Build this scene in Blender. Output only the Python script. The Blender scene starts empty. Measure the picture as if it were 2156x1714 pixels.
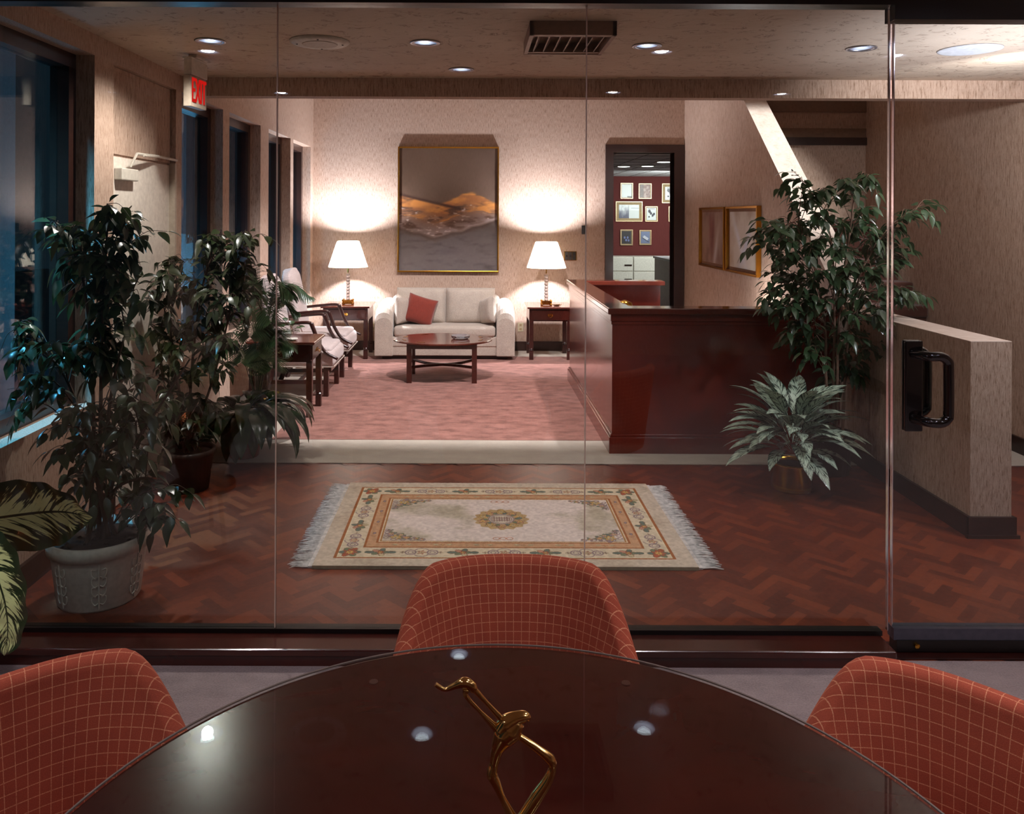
import bpy, bmesh, math, random
import numpy as np
from mathutils import Vector, Matrix, Euler
C = bpy.context.scene
COL = C.collection
PI = math.pi

# ------------------------------------------------------------------ camera
F = 1700.0; CX = 999.0; CY = 455.0; EYE = 1.70
cam = bpy.data.objects.new('camera', bpy.data.cameras.new('camera')); COL.objects.link(cam)
cam.location = (0, 0, EYE)
cam.rotation_euler = (Matrix.Rotation(math.radians(-0.24), 4, 'Y') @ Matrix.Rotation(PI/2, 4, 'X')).to_euler()
cam.data.sensor_width = 36; cam.data.lens = F*36/2156
cam.data.shift_x = (1078-CX)/2156; cam.data.shift_y = -(857-CY)/2156
cam.data.clip_start = 0.05
C.camera = cam
def P(px, py, Y): return Vector(((px-CX)*Y/F, Y, EYE-(py-CY)*Y/F))

# ------------------------------------------------------------------ world and lights
C.view_settings.view_transform = 'Standard'; C.view_settings.look = 'None'
C.view_settings.exposure = 0.3; C.view_settings.gamma = 1.0; C.view_settings.use_curve_mapping = False
w = bpy.data.worlds.new('dusk'); C.world = w; w.use_nodes = True
w.node_tree.nodes['Background'].inputs[0].default_value = (0.12, 0.24, 0.34, 1)
w.node_tree.nodes['Background'].inputs[1].default_value = 0.07
try:
    C.cycles.max_bounces = 8; C.cycles.diffuse_bounces = 4; C.cycles.glossy_bounces = 4
    C.cycles.transmission_bounces = 6; C.cycles.transparent_max_bounces = 16
    C.cycles.sample_clamp_indirect = 4.0; C.cycles.caustics_reflective = False; C.cycles.caustics_refractive = False
    C.cycles.use_denoising = True
except Exception: pass
def light(kind, loc, power, color=(1, .93, .9), target=None, size=.1, spot=60, blend=.5, name='room_light', sy=None):
    d = bpy.data.lights.new(name, kind); d.energy = power; d.color = color
    if kind == 'SPOT': d.spot_size = math.radians(spot); d.spot_blend = blend; d.shadow_soft_size = size
    elif kind == 'POINT': d.shadow_soft_size = size
    elif kind == 'AREA':
        d.size = size
        if sy: d.shape = 'RECTANGLE'; d.size_y = sy
    o = bpy.data.objects.new(name, d); COL.objects.link(o); o.location = loc
    if target is not None:
        o.rotation_euler = (Vector(target)-Vector(loc)).to_track_quat('-Z', 'Y').to_euler()
    return o
WHT = (1, .86, .92)
light('SPOT', (0.0, 6.60, 3.95), 680, WHT, (-.1, 7.7, 0), .05, 84, .35, 'lounge_light')
light('SPOT', (1.9, 6.60, 3.95), 460, WHT, (-.4, 8.0, 0), .05, 74, .6, 'lounge_light')
light('POINT', (2.38, 7.2, .88), 14, (1, .86, .88), None, .04, name='desk_lamp_light')
light('SPOT', (2.95, 5.95, 4.3), 420, (1, .9, .92), (2.76, 7.15, 2.25), .05, 46, .4, 'stair_fill_light')  # added spot, brightens the sloping top of the stair wall
light('SPOT', (3.2, 4.55, 3.9-1.35), 60, (1, .9, .95), (3.3, 7.0, 1.6), .06, 110, .6, 'stair_fill_light')  # second added spot, fills the stair wall from the foyer side
light('SPOT', (3.15, 3.95, 1.15), 270, (.90, .84, 1), (3.3, 4.0, 2.667), .10, 112, 1.0, 'ceiling_bounce_light')
light('SPOT', (3.55, 3.40, 2.45), 80, (.96, .88, .98), (2.76, 4.5, .9), .06, 80, .7, 'foyer_fill_light')
light('SPOT', (-2.95, 3.3, 3.9), 3000, (.16, .62, 1), (-2.08, 4.05, .8), .12, 34, 1.0, 'outside_blue_light')
light('POINT', (-3.1, 8.6, 1.2), 70, (.16, .60, 1), None, .3, name='outside_blue_light')  # added blue point, no fixture: lights the outdoor columns
light('POINT', (-3.1, 4.6, .9), 30, (.16, .60, 1), None, .3, name='outside_blue_light')  # added as well, for the columns nearer the foyer window
light('AREA', (4.0, 15.0, 2.5), 120, (1, .95, .95), (3.6, 17.0, 1.0), 1.6, name='office_light')

# ------------------------------------------------------------------ helpers
def s2l(c): return tuple((v/255/12.92 if v/255 <= .04045 else ((v/255+.055)/1.055)**2.4) for v in c)
def rgba(c): return tuple(s2l(c))+(1,)
def link(o, parent=None):
    COL.objects.link(o)
    if parent is not None: o.parent = parent
    return o
def tag(o, label=None, cat=None, group=None, kind=None):
    if label: o['label'] = label
    if cat: o['category'] = cat
    if group: o['group'] = group
    if kind: o['kind'] = kind
    return o
def thing(name, label, cat, loc=(0, 0, 0), rz=0, group=None):
    o = bpy.data.objects.new(name, None); o.empty_display_size = .1; link(o)
    o.location = loc; o.rotation_euler = (0, 0, rz); return tag(o, label, cat, group)
def obj(name, bm, mat, parent=None, smooth=False, bevel=0, loc=None, subs=0, rot=None):
    me = bpy.data.meshes.new(name)
    bmesh.ops.recalc_face_normals(bm, faces=bm.faces[:])
    bm.to_mesh(me); bm.free()
    mats = mat if isinstance(mat, (list, tuple)) else [mat]
    for m in mats: me.materials.append(m)
    if smooth: me.polygons.foreach_set('use_smooth', [True]*len(me.polygons))
    o = bpy.data.objects.new(name, me); link(o, parent)
    if loc is not None: o.location = loc
    if rot is not None: o.rotation_euler = rot
    if bevel:
        m = o.modifiers.new('bevel', 'BEVEL'); m.width = bevel; m.segments = 2; m.limit_method = 'ANGLE'
    if subs:
        m = o.modifiers.new('subd', 'SUBSURF'); m.levels = subs; m.render_levels = subs
    return o
def raw(name, verts, faces, mat, parent=None, smooth=True, uvs=None, loc=None):
    me = bpy.data.meshes.new(name); me.from_pydata(verts, [], faces); me.update()
    me.materials.append(mat)
    if uvs is not None:
        ul = me.uv_layers.new(name='UVMap')
        li = np.zeros(len(me.loops), dtype=np.int32); me.loops.foreach_get('vertex_index', li)
        ul.data.foreach_set('uv', np.asarray(uvs, dtype=np.float32)[li].ravel())
    if smooth: me.polygons.foreach_set('use_smooth', [True]*len(me.polygons))
    o = bpy.data.objects.new(name, me); link(o, parent)
    if loc is not None: o.location = loc
    return o
def struct(name, bm, mat, parent=None, **k):
    o = obj(name, bm, mat, parent, **k)
    if parent is None: o['kind'] = 'structure'
    return o
def B(): return bmesh.new()
def bx(bm, x0, x1, y0, y1, z0, z1, M=None):
    vs = [bm.verts.new(v) for v in ((x0,y0,z0),(x1,y0,z0),(x1,y1,z0),(x0,y1,z0),(x0,y0,z1),(x1,y0,z1),(x1,y1,z1),(x0,y1,z1))]
    for f in ((0,3,2,1),(4,5,6,7),(0,1,5,4),(1,2,6,5),(2,3,7,6),(3,0,4,7)): bm.faces.new([vs[i] for i in f])
    if M is not None:
        for v in vs: v.co = M @ v.co
    return bm
def box(*a): return bx(B(), *a)
def rbox(bm, x0, x1, y0, y1, z0, z1, r, seg=4):
    n = bmesh.new(); bx(n, x0, x1, y0, y1, z0, z1)
    bmesh.ops.bevel(n, geom=n.edges[:], offset=r, segments=seg, affect='EDGES', profile=.5)
    merge(bm, n); return bm
def merge(bm, n, M=None):
    mp = {}
    for v in n.verts: mp[v] = bm.verts.new(M @ v.co if M is not None else v.co)
    for f in n.faces:
        try: bm.faces.new([mp[v] for v in f.verts])
        except ValueError: pass
    n.free(); return bm
def prism(bm, poly, axis, a, b):
    def pt(u, v, t): return {'x': (t, u, v), 'y': (u, t, v), 'z': (u, v, t)}[axis]
    lo = [bm.verts.new(pt(u, v, a)) for u, v in poly]; hi = [bm.verts.new(pt(u, v, b)) for u, v in poly]
    bm.faces.new(lo); bm.faces.new(hi[::-1]); n = len(poly)
    for i in range(n): bm.faces.new([lo[i], lo[(i+1) % n], hi[(i+1) % n], hi[i]])
    return bm
def tube(bm, pts, r, seg=8, cap=True, flat=1.0):
    pts = [Vector(p) for p in pts]; n = len(pts)
    rs = r if isinstance(r, (list, tuple)) else [r]*n
    rings = []; up = None
    for i, p in enumerate(pts):
        t = (pts[min(i+1, n-1)]-pts[max(i-1, 0)])
        if t.length < 1e-9: t = Vector((0, 0, 1))
        t.normalize()
        if up is None: up = Vector((0, 0, 1)) if abs(t.z) < .9 else Vector((1, 0, 0))
        s = t.cross(up)
        if s.length < 1e-6: s = t.cross(Vector((0, 1, 0)))
        s.normalize(); up = s.cross(t).normalized()
        rings.append([bm.verts.new(p+s*math.cos(2*PI*k/seg)*rs[i]+up*math.sin(2*PI*k/seg)*rs[i]*flat) for k in range(seg)])
    for i in range(n-1):
        for k in range(seg): bm.faces.new([rings[i][k], rings[i][(k+1) % seg], rings[i+1][(k+1) % seg], rings[i+1][k]])
    if cap and seg > 2: bm.faces.new(rings[0][::-1]); bm.faces.new(rings[-1])
    return bm
def lathe(bm, prof, c=(0, 0, 0), seg=24, sx=1, sy=1, cap0=True, cap1=True):
    rings = []
    for r, z in prof:
        rings.append([bm.verts.new((c[0]+r*sx*math.cos(2*PI*k/seg), c[1]+r*sy*math.sin(2*PI*k/seg), c[2]+z)) for k in range(seg)])
    for i in range(len(rings)-1):
        for k in range(seg): bm.faces.new([rings[i][k], rings[i][(k+1) % seg], rings[i+1][(k+1) % seg], rings[i+1][k]])
    if cap0: bm.faces.new(rings[0][::-1])
    if cap1: bm.faces.new(rings[-1])
    return bm
def curve(pts, n=12):
    """smooth Catmull-Rom points"""
    p = [Vector(q) for q in pts]; p = [p[0]*2-p[1]]+p+[p[-1]*2-p[-2]]; out = []
    for i in range(1, len(p)-2):
        for k in range(n):
            t = k/n
            out.append(.5*((2*p[i])+(p[i+1]-p[i-1])*t+(2*p[i-1]-5*p[i]+4*p[i+1]-p[i+2])*t*t+(3*p[i]-p[i-1]-3*p[i+1]+p[i+2])*t**3))
    out.append(p[-2]); return out
def kids(o): return [c for c in bpy.data.objects if c.parent == o]
def dup(o, loc=None, rz=None, label=None, group=None, parent=None):
    c = o.copy(); COL.objects.link(c)
    if parent is not None: c.parent = parent
    if loc is not None: c.location = loc
    if rz is not None: c.rotation_euler = (0, 0, rz)
    if label: c['label'] = label
    if group: c['group'] = group
    for ch in kids(o):
        d = ch.copy(); COL.objects.link(d); d.parent = c
        for g in kids(ch): e = g.copy(); COL.objects.link(e); e.parent = d
    return c

# ------------------------------------------------------------------ materials
class NT:
    def __init__(s, name):
        s.m = bpy.data.materials.new(name); s.m.use_nodes = True; s.t = s.m.node_tree
        s.b = s.t.nodes['Principled BSDF']; s.out = s.t.nodes['Material Output']
    def n(s, typ, **k):
        x = s.t.nodes.new(typ)
        for a, v in k.items():
            if hasattr(x, a): setattr(x, a, v)
            else: x.inputs[a].default_value = v
        return x
    def l(s, a, b): s.t.links.new(a, b)
    def coord(s, scale=(1, 1, 1), which='Object', rot=(0, 0, 0)):
        c = s.n('ShaderNodeTexCoord'); mp = s.n('ShaderNodeMapping'); s.l(c.outputs[which], mp.inputs[0])
        mp.inputs['Scale'].default_value = scale; mp.inputs['Rotation'].default_value = rot; return mp.outputs[0]
    def noise(s, vec, scale, detail=3, rough=.5, dist=0):
        x = s.n('ShaderNodeTexNoise'); x.inputs['Scale'].default_value = scale; x.inputs['Detail'].default_value = detail
        x.inputs['Roughness'].default_value = rough; x.inputs['Distortion'].default_value = dist
        s.l(vec, x.inputs['Vector']); return x.outputs['Fac']
    def ramp(s, fac, stops):
        r = s.n('ShaderNodeValToRGB'); e = r.color_ramp.elements
        while len(e) < len(stops): e.new(.5)
        for i, (p, c) in enumerate(stops): e[i].position = p; e[i].color = c if len(c) == 4 else rgba(c)
        s.l(fac, r.inputs[0]); return r.outputs[0]
    def mix(s, fac, a, b, mode='MIX'):
        x = s.n('ShaderNodeMix'); x.data_type = 'RGBA'; x.blend_type = mode
        for sock, v in ((0, fac), (6, a), (7, b)):
            if isinstance(v, (int, float)): x.inputs[sock].default_value = v
            elif isinstance(v, tuple): x.inputs[sock].default_value = v
            else: s.l(v, x.inputs[sock])
        return x.outputs[2]
    def math(s, op, a, b=0, c=None):
        x = s.n('ShaderNodeMath'); x.operation = op
        for i, v in enumerate((a, b) if c is None else (a, b, c)):
            if isinstance(v, (int, float)): x.inputs[i].default_value = v
            else: s.l(v, x.inputs[i])
        return x.outputs[0]
    def bump(s, h, strength=.3, dist=.01):
        x = s.n('ShaderNodeBump'); x.inputs['Strength'].default_value = strength; x.inputs['Distance'].default_value = dist
        s.l(h, x.inputs['Height']); s.l(x.outputs[0], s.b.inputs['Normal'])
    def set(s, **k):
        for a, v in k.items():
            i = s.b.inputs[a.replace('_', ' ')]
            if isinstance(v, (int, float, tuple)): i.default_value = v
            else: s.l(v, i)
        return s
def plain(name, c, rough=.5, metal=0, coat=0, spec=.5, emit=0, sheen=0, var=.06):
    t = NT(name)
    col = rgba(c)
    if var:
        nz = t.noise(t.coord(), 40, 3)
        d = tuple(v*(1-var*2) for v in col[:3])+(1,); u = tuple(min(1, v*(1+var*2)) for v in col[:3])+(1,)
        t.set(Base_Color=t.ramp(nz, [(.3, d), (.7, u)]))
    else: t.b.inputs['Base Color'].default_value = col
    t.set(Roughness=rough, Metallic=metal); t.b.inputs['Coat Weight'].default_value = coat
    t.b.inputs['Specular IOR Level'].default_value = spec; t.b.inputs['Sheen Weight'].default_value = sheen
    if emit: t.b.inputs['Emission Color'].default_value = col; t.b.inputs['Emission Strength'].default_value = emit
    return t.m
def wallpaper(name, sc, a=(199,170,152), b=(177,147,129), dk=(134,104,84)):
    t = NT(name)
    v = t.coord(sc); big = t.noise(t.coord(), .9, 2)
    n1 = t.noise(v, 1.0, 4, .65); n2 = t.noise(t.coord(tuple(q*2.3 for q in sc)), 1.3, 2)
    c = t.ramp(n1, [(.34, dk), (.44, b), (.62, a)])
    c = t.mix(t.ramp(n2, [(.30, (255,255,255)), (.40, (0,0,0))]), c, rgba(dk))
    c = t.mix(t.ramp(big, [(.3, (0,0,0)), (.7, (40,40,40))]), c, rgba(b))
    t.set(Base_Color=c, Roughness=.85); t.bump(n1, .25, .002); return t.m
WALLP = wallpaper('grasscloth', (150, 150, 16))
WALL_LIT = wallpaper('grasscloth_lit', (18, 18, 18), (226,206,194), (218,196,183), (208,184,170))  # paler wallpaper copy: bright light on the wall tops put into the colour
def m_ceiling():
    t = NT('ceiling_plaster')
    v = t.coord((1, 1.3, 1)); n = t.noise(v, 6.5, 3, .55, 1.6)
    line = t.math('ABSOLUTE', t.math('SUBTRACT', n, .5)); m = t.ramp(line, [(0, (255,255,255)), (.03, (0,0,0))])
    gate = t.ramp(t.noise(t.coord((1, 1.2, 1)), 9.0, 2), [(.50, (0,0,0)), (.56, (255,255,255))])
    k = t.mix(1.0, m, gate, 'MULTIPLY')
    base = t.ramp(t.noise(t.coord(), 1.5, 3), [(.3, (196,174,154)), (.7, (208,188,168))])
    t.set(Base_Color=t.mix(t.math('MULTIPLY', k, .75), base, rgba((104,80,60))), Roughness=.75); t.bump(n, .35, .02)
    return t.m
CEIL = m_ceiling()
def wood(name, lo, hi, sc=(2, 2, 14), rough=.22, coat=.4, dist=1.5, spec=.5):
    t = NT(name); v = t.coord(sc); n = t.noise(v, 1.6, 4, .55, dist)
    t.set(Base_Color=t.ramp(n, [(.32, lo), (.68, hi)]), Roughness=rough)
    t.b.inputs['Coat Weight'].default_value = coat; t.b.inputs['Coat Roughness'].default_value = .12
    t.b.inputs['Specular IOR Level'].default_value = spec
    return t.m
MAHOG = wood('mahogany', (50,17,12), (74,27,19), (1.2, 1.2, 1.2), .24, .5, .8)
MAHOGTOP = wood('mahogany_top', (64,25,17), (96,43,31), (1.5, 6, 1.5), .16, .6)
MAHOGDK = wood('dark_mahogany', (38,14,11), (58,22,17), (3, 3, 12), .3, .3)
TABLETOP = wood('table_mahogany', (48,15,12), (64,21,16), (1.3, 3, 1), .2, 0, 1.0, .2)
DKBROWN = wood('dark_brown_trim', (40,20,15), (52,27,20), (3, 3, 12), .35, .2)
def m_parquet():
    t = NT('herringbone_parquet'); a = t.n('ShaderNodeVertexColor'); a.layer_name = 'tone'
    sep = t.n('ShaderNodeSeparateColor'); t.l(a.outputs['Color'], sep.inputs[0])
    c = t.ramp(sep.outputs[0], [(0, (78,29,15)), (.5, (98,40,22)), (1, (134,62,33))])
    g = t.noise(t.coord((30, 30, 30)), 1.4, 4, .6)
    c = t.mix(.28, c, t.ramp(g, [(.3, (70,24,15)), (.7, (136,62,40))]))
    t.set(Base_Color=c, Roughness=.38); t.b.inputs['Coat Weight'].default_value = .12; t.b.inputs['Coat Roughness'].default_value = .25
    t.bump(g, .08, .002); return t.m
PARQ = m_parquet()
def carpet(name, a, b, sc=2.2, fine=220):
    t = NT(name); n = t.noise(t.coord((1, 1.8, 1)), sc, 4, .6); f = t.noise(t.coord(), fine, 2)
    c = t.ramp(n, [(.35, a), (.65, b)])
    t.set(Base_Color=t.mix(.25, c, t.ramp(f, [(.3, tuple(int(v*.72) for v in a)), (.7, tuple(min(255, int(v*1.15)) for v in b))])), Roughness=.95)
    t.b.inputs['Sheen Weight'].default_value = .3; t.b.inputs['Specular IOR Level'].default_value = .1
    t.bump(f, .6, .006); return t.m
ROSE = carpet('rose_carpet', (110,66,55), (164,110,97), 6.5)
CREAM = carpet('cream_carpet', (176,162,148), (190,176,160), 6)
GREY = carpet('grey_carpet', (140,124,124), (160,142,142), 9, 150)
STAIRC = carpet('brown_stair_carpet', (74,40,32), (88,50,40), 6)
def m_glass(name='clear_glass', tint=(240,248,246), ior=1.5, k=1.0):
    t = NT(name); t.t.nodes.remove(t.b)
    tr = t.n('ShaderNodeBsdfTransparent'); gl = t.n('ShaderNodeBsdfGlossy'); lw = t.n('ShaderNodeLayerWeight'); mx = t.n('ShaderNodeMixShader')
    tr.inputs[0].default_value = rgba(tint); gl.inputs['Roughness'].default_value = 0.0; lw.inputs[0].default_value = .5; r0 = ((ior-1)/(ior+1))**2
    gl.inputs[0].default_value = (k, k, k, 1)
    t.l(t.math('ADD', t.math('MULTIPLY', t.math('POWER', lw.outputs['Facing'], 5.0), 1-r0), r0), mx.inputs[0]); t.l(tr.outputs[0], mx.inputs[1]); t.l(gl.outputs[0], mx.inputs[2]); t.l(mx.outputs[0], t.out.inputs[0])
    return t.m
GLASS = m_glass(); WINGLASS = m_glass('window_glass', (215,225,230), 1.6)
SEAM = plain('glass_edge', (225,198,180), .3, 0, .3, var=0)
BRASS = plain('brass', (205,150,60), .2, 1.0, var=.03); GOLD = plain('gold_frame', (196,140,52), .28, 1.0, var=.04)
CHROME = plain('chrome', (200,200,205), .12, 1.0, var=0)
BLACK = plain('black_plastic', (14,10,10), .12, 0, .6, var=0); BLACKF = plain('black_channel', (18,12,11), .35, var=0)
WHITEP = plain('white_paint', (226,214,202), .5); OFFW = plain('offwhite_metal', (205,196,184), .45)
BEIGEM = plain('beige_metal', (176,160,144), .5); SOFAM = carpet('sofa_fabric', (176,160,148), (188,172,158), 8, 120)
RUST = plain('rust_fabric', (122,40,25), .9, sheen=.3); GRAYBLUE = plain('door_rail_metal', (84,84,96), .35, .5)
CREAMP = plain('cream_plastic', (205,190,160), .5); REDWALL = plain('oxblood_wall', (92,26,22), .8)
OFFICEC = plain('office_ceiling', (205,205,208), .7); CABINET = plain('cabinet_paint', (214,208,196), .45)
MATB = plain('tan_mat', (176,150,112), .8); SOIL = plain('soil', (40,24,16), .9, var=.3)
TERRA = plain('terracotta', (150,70,42), .7); POTW = plain('white_pot', (196,182,170), .55)
def m_damask(name, a, b):
    t = NT(name); n = t.noise(t.coord(), 22, 3, .6, 2.2); c = t.ramp(n, [(.44, a), (.5, b), (.56, a)])
    t.set(Base_Color=c, Roughness=.85); t.b.inputs['Sheen Weight'].default_value = .3; return t.m
DAMASK = m_damask('damask', (206,188,184), (184,160,156))
def m_check():
    t = NT('checked_fabric'); uv = t.n('ShaderNodeTexCoord'); sp = t.n('ShaderNodeSeparateXYZ'); t.l(uv.outputs['UV'], sp.inputs[0])
    def ln(s, wd):
        f = t.math('FRACT', t.math('DIVIDE', s, .0232)); f = t.math('ABSOLUTE', t.math('SUBTRACT', f, .5)); return t.math('LESS_THAN', f, wd)
    a = ln(sp.outputs[0], .034); b = ln(sp.outputs[1], .034)
    th = t.noise(t.coord((1, 1, 1), 'UV'), 420, 2); fz = t.noise(t.coord((1, 1, 1), 'UV'), 18, 3)
    base = t.ramp(fz, [(.3, (150,62,40)), (.7, (166,72,46))]); base = t.mix(.3, base, t.ramp(th, [(.3, (116,44,28)), (.7, (176,82,54))]))
    k = t.math('MULTIPLY', t.math('MAXIMUM', a, b), t.ramp(th, [(.3, (150,150,150)), (.6, (255,255,255))]))
    t.set(Base_Color=t.mix(t.math('MULTIPLY', k, .8), base, rgba((226,160,120))), Roughness=.9)
    t.b.inputs['Sheen Weight'].default_value = .6; t.b.inputs['Sheen Tint'].default_value = rgba((220,130,100)); t.bump(th, .3, .001)
    return t.m
CHECK = m_check()
def m_leaf(name, a, b, rough=.32, tr=.12):
    t = NT(name); n = t.noise(t.coord(), 9, 2)
    t.set(Base_Color=t.ramp(n, [(.3, a), (.7, b)]), Roughness=rough); t.b.inputs['Coat Weight'].default_value = .3; t.b.inputs['Coat Roughness'].default_value = .2
    x = t.n('ShaderNodeBsdfTranslucent'); x.inputs[0].default_value = rgba(tuple(min(255, int(v*1.5)) for v in b)); mx = t.n('ShaderNodeMixShader'); mx.inputs[0].default_value = tr
    t.l(t.b.outputs[0], mx.inputs[1]); t.l(x.outputs[0], mx.inputs[2]); t.l(mx.outputs[0], t.out.inputs[0]); return t.m
FICUS = m_leaf('ficus_leaf', (34,44,26), (52,64,38)); FICUS2 = m_leaf('weeping_fig_leaf', (44,66,44), (66,92,62), .28)
PALM = m_leaf('palm_leaf', (44,66,40), (62,88,54)); LILY = m_leaf('lily_leaf', (28,46,26), (46,68,40), .25)
BARK = plain('bark', (70,48,36), .8); BARK2 = plain('pale_bark', (128,98,82), .8)
def m_varieg(name, dk, lt, vk, vr, thr, edge):
    """leaf with dark blade and pale feather bands running from the midrib; UV: x = -1..1 across, y = 0..1 along"""
    t = NT(name); uv = t.n('ShaderNodeTexCoord'); sp = t.n('ShaderNodeSeparateXYZ'); t.l(uv.outputs['UV'], sp.inputs[0])
    ax = t.math('ABSOLUTE', sp.outputs[0]); s = t.math('SUBTRACT', sp.outputs[1], t.math('MULTIPLY', ax, .22))
    cmb = t.n('ShaderNodeCombineXYZ'); t.l(t.math('MULTIPLY', s, vk), cmb.inputs[0]); t.l(t.math('MULTIPLY', sp.outputs[0], vr), cmb.inputs[1])
    n = t.noise(cmb.outputs[0], 1.0, 4, .6, .4)
    n = t.math('SUBTRACT', n, t.math('MULTIPLY', t.math('POWER', ax, 3.0), edge))
    n = t.math('SUBTRACT', n, t.math('MULTIPLY', t.math('LESS_THAN', ax, .035), .3))
    c = t.ramp(n, [(thr, dk), (thr+.05, lt)])
    t.set(Base_Color=c, Roughness=.3); t.b.inputs['Coat Weight'].default_value = .4; return t.m
DIEFF = m_varieg('dumb_cane_leaf', (36,50,28), (208,218,152), 34, 1.3, .43, .34)
AGLA = m_varieg('silver_leaf', (36,54,44), (196,214,194), 22, 1.5, .42, .16)

# ------------------------------------------------------------------ setting
ZC = 2.667; XL = -2.04; XR = 3.95; YG = 3.165; YB = 10.2
GND = plain('pavement', (60,70,80), .8)
def quad_floor(name, mat, x0, x1, y0, y1, z, t=.05):
    return struct(name, box(x0, x1, y0, y1, z-t, z), mat)
quad_floor('floor', GREY, XL-.0, XR, -3.6, 3.10, 0)
# herringbone parquet: one mesh of blocks
def parquet():
    rnd = random.Random(4); x0, x1, y0, y1 = XL-.06, XR, 3.10, 5.54
    Wd, L = .046, .184; vs = []; fs = []; tone = []
    ca, sa = math.cos(PI/4), math.sin(PI/4)
    def add(ax, ay, bx_, by_):
        pts = [(ax, ay), (bx_, ay), (bx_, by_), (ax, by_)]
        q = [(px*ca-py*sa, px*sa+py*ca+4.3) for px, py in pts]
        if max(p[0] for p in q) < x0 or min(p[0] for p in q) > x1 or max(p[1] for p in q) < y0 or min(p[1] for p in q) > y1: return
        q = [(min(max(a, x0), x1), min(max(b, y0), y1)) for a, b in q]
        k = len(vs); vs.extend([(a, b, 0) for a, b in q]); fs.append((k, k+1, k+2, k+3)); tone.extend([rnd.random()]*4)
    r = int(L/Wd)
    N = 130
    for i in range(-N, N):
        for j in range(-N//2, N//2):
            ox = i*Wd + j*L*1.0; oy = i*Wd - j*L*1.0
            add(ox, oy, ox+L, oy+Wd); add(ox, oy+Wd, ox+Wd, oy+Wd+L)
    k = len(vs); vs.extend([(x0, y0, -.04), (x1, y0, -.04), (x1, y1, -.04), (x0, y1, -.04)]); fs.append((k, k+3, k+2, k+1)); tone.extend([.5]*4)
    k = len(vs); vs.extend([(x0, y0, -.002), (x1, y0, -.002), (x1, y1, -.002), (x0, y1, -.002)]); fs.append((k, k+1, k+2, k+3)); tone.extend([.1]*4)
    me = bpy.data.meshes.new('floor'); me.from_pydata(vs, [], fs); me.update(); me.materials.append(PARQ)
    a = me.color_attributes.new('tone', 'FLOAT_COLOR', 'POINT')
    d = np.ones((len(vs), 4), np.float32); d[:, 0] = d[:, 1] = d[:, 2] = tone; a.data.foreach_set('color', d.ravel())
    o = bpy.data.objects.new('floor', me); link(o); o['kind'] = 'structure'
parquet()
# cream border carpet around the rose field
b = B(); bx(b, XL, XR, 5.54, 6.11, -.04, .004); bx(b, XL, -1.53, 6.11, 9.75, -.04, .004); bx(b, XL, XR, 9.75, YB+.2, -.04, .004)
struct('floor', b, CREAM)
quad_floor('floor', ROSE, -1.53, 2.66, 6.11, 9.75, .006)
quad_floor('floor', STAIRC, 2.86, XR, 5.54, 9.75, .0)
quad_floor('floor', GREY, 0.6, 7.2, YB+.2, 17.2, 0)
quad_floor('ground', GND, -14, XL-.24, -6, 26, -.05)

# foyer + conference ceiling with round holes for the downlights
FOY = [(-1.47, 4.48), (-.28, 4.50), (.97, 4.56), (2.20, 4.60)]
FOY2 = [(-.09, 5.32)]
CON = [(-1.58, 1.565), (1.092, 1.606), (2.505, 1.523), (-1.53, -.04), (1.073, .06), (2.40, .01)]
def holed(x0, x1, y0, y1, z, holes, r, th):
    bm = B(); es = []
    def loop(pts):
        vs = [bm.verts.new((a, b_, z)) for a, b_ in pts]
        for i in range(len(vs)): es.append(bm.edges.new((vs[i], vs[(i+1) % len(vs)])))
    loop([(x0, y0), (x1, y0), (x1, y1), (x0, y1)])
    for hx, hy in holes: loop([(hx+r*math.cos(2*PI*k/24), hy+r*math.sin(2*PI*k/24)) for k in range(24)])
    bmesh.ops.triangle_fill(bm, edges=es, use_beauty=True)
    bx(bm, x0, x1, y0, y1, z+th, z+th+.05); return bm
struct('ceiling', holed(XL-.2, XR+.1, 3.10, 5.79, ZC, FOY+FOY2, .066, .25), CEIL)
struct('ceiling', holed(XL-.2, XR+.1, -3.6, 3.09, ZC, CON, .066, .25), CEIL)
struct('trim_1', box(XL, XR, 5.67, 5.79, 2.537, ZC+.35), WALLP)             # beam across the lounge opening
struct('ceiling', box(XL-.2, XR+.1, 5.72, 10.5, 4.4, 4.5), CEIL)
struct('light_cut_slab', box(XL, 2.55, 5.79, 6.452, 3.02, 3.3), CEIL)                  # unseen slab, added so its edge cuts off the lounge light
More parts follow.
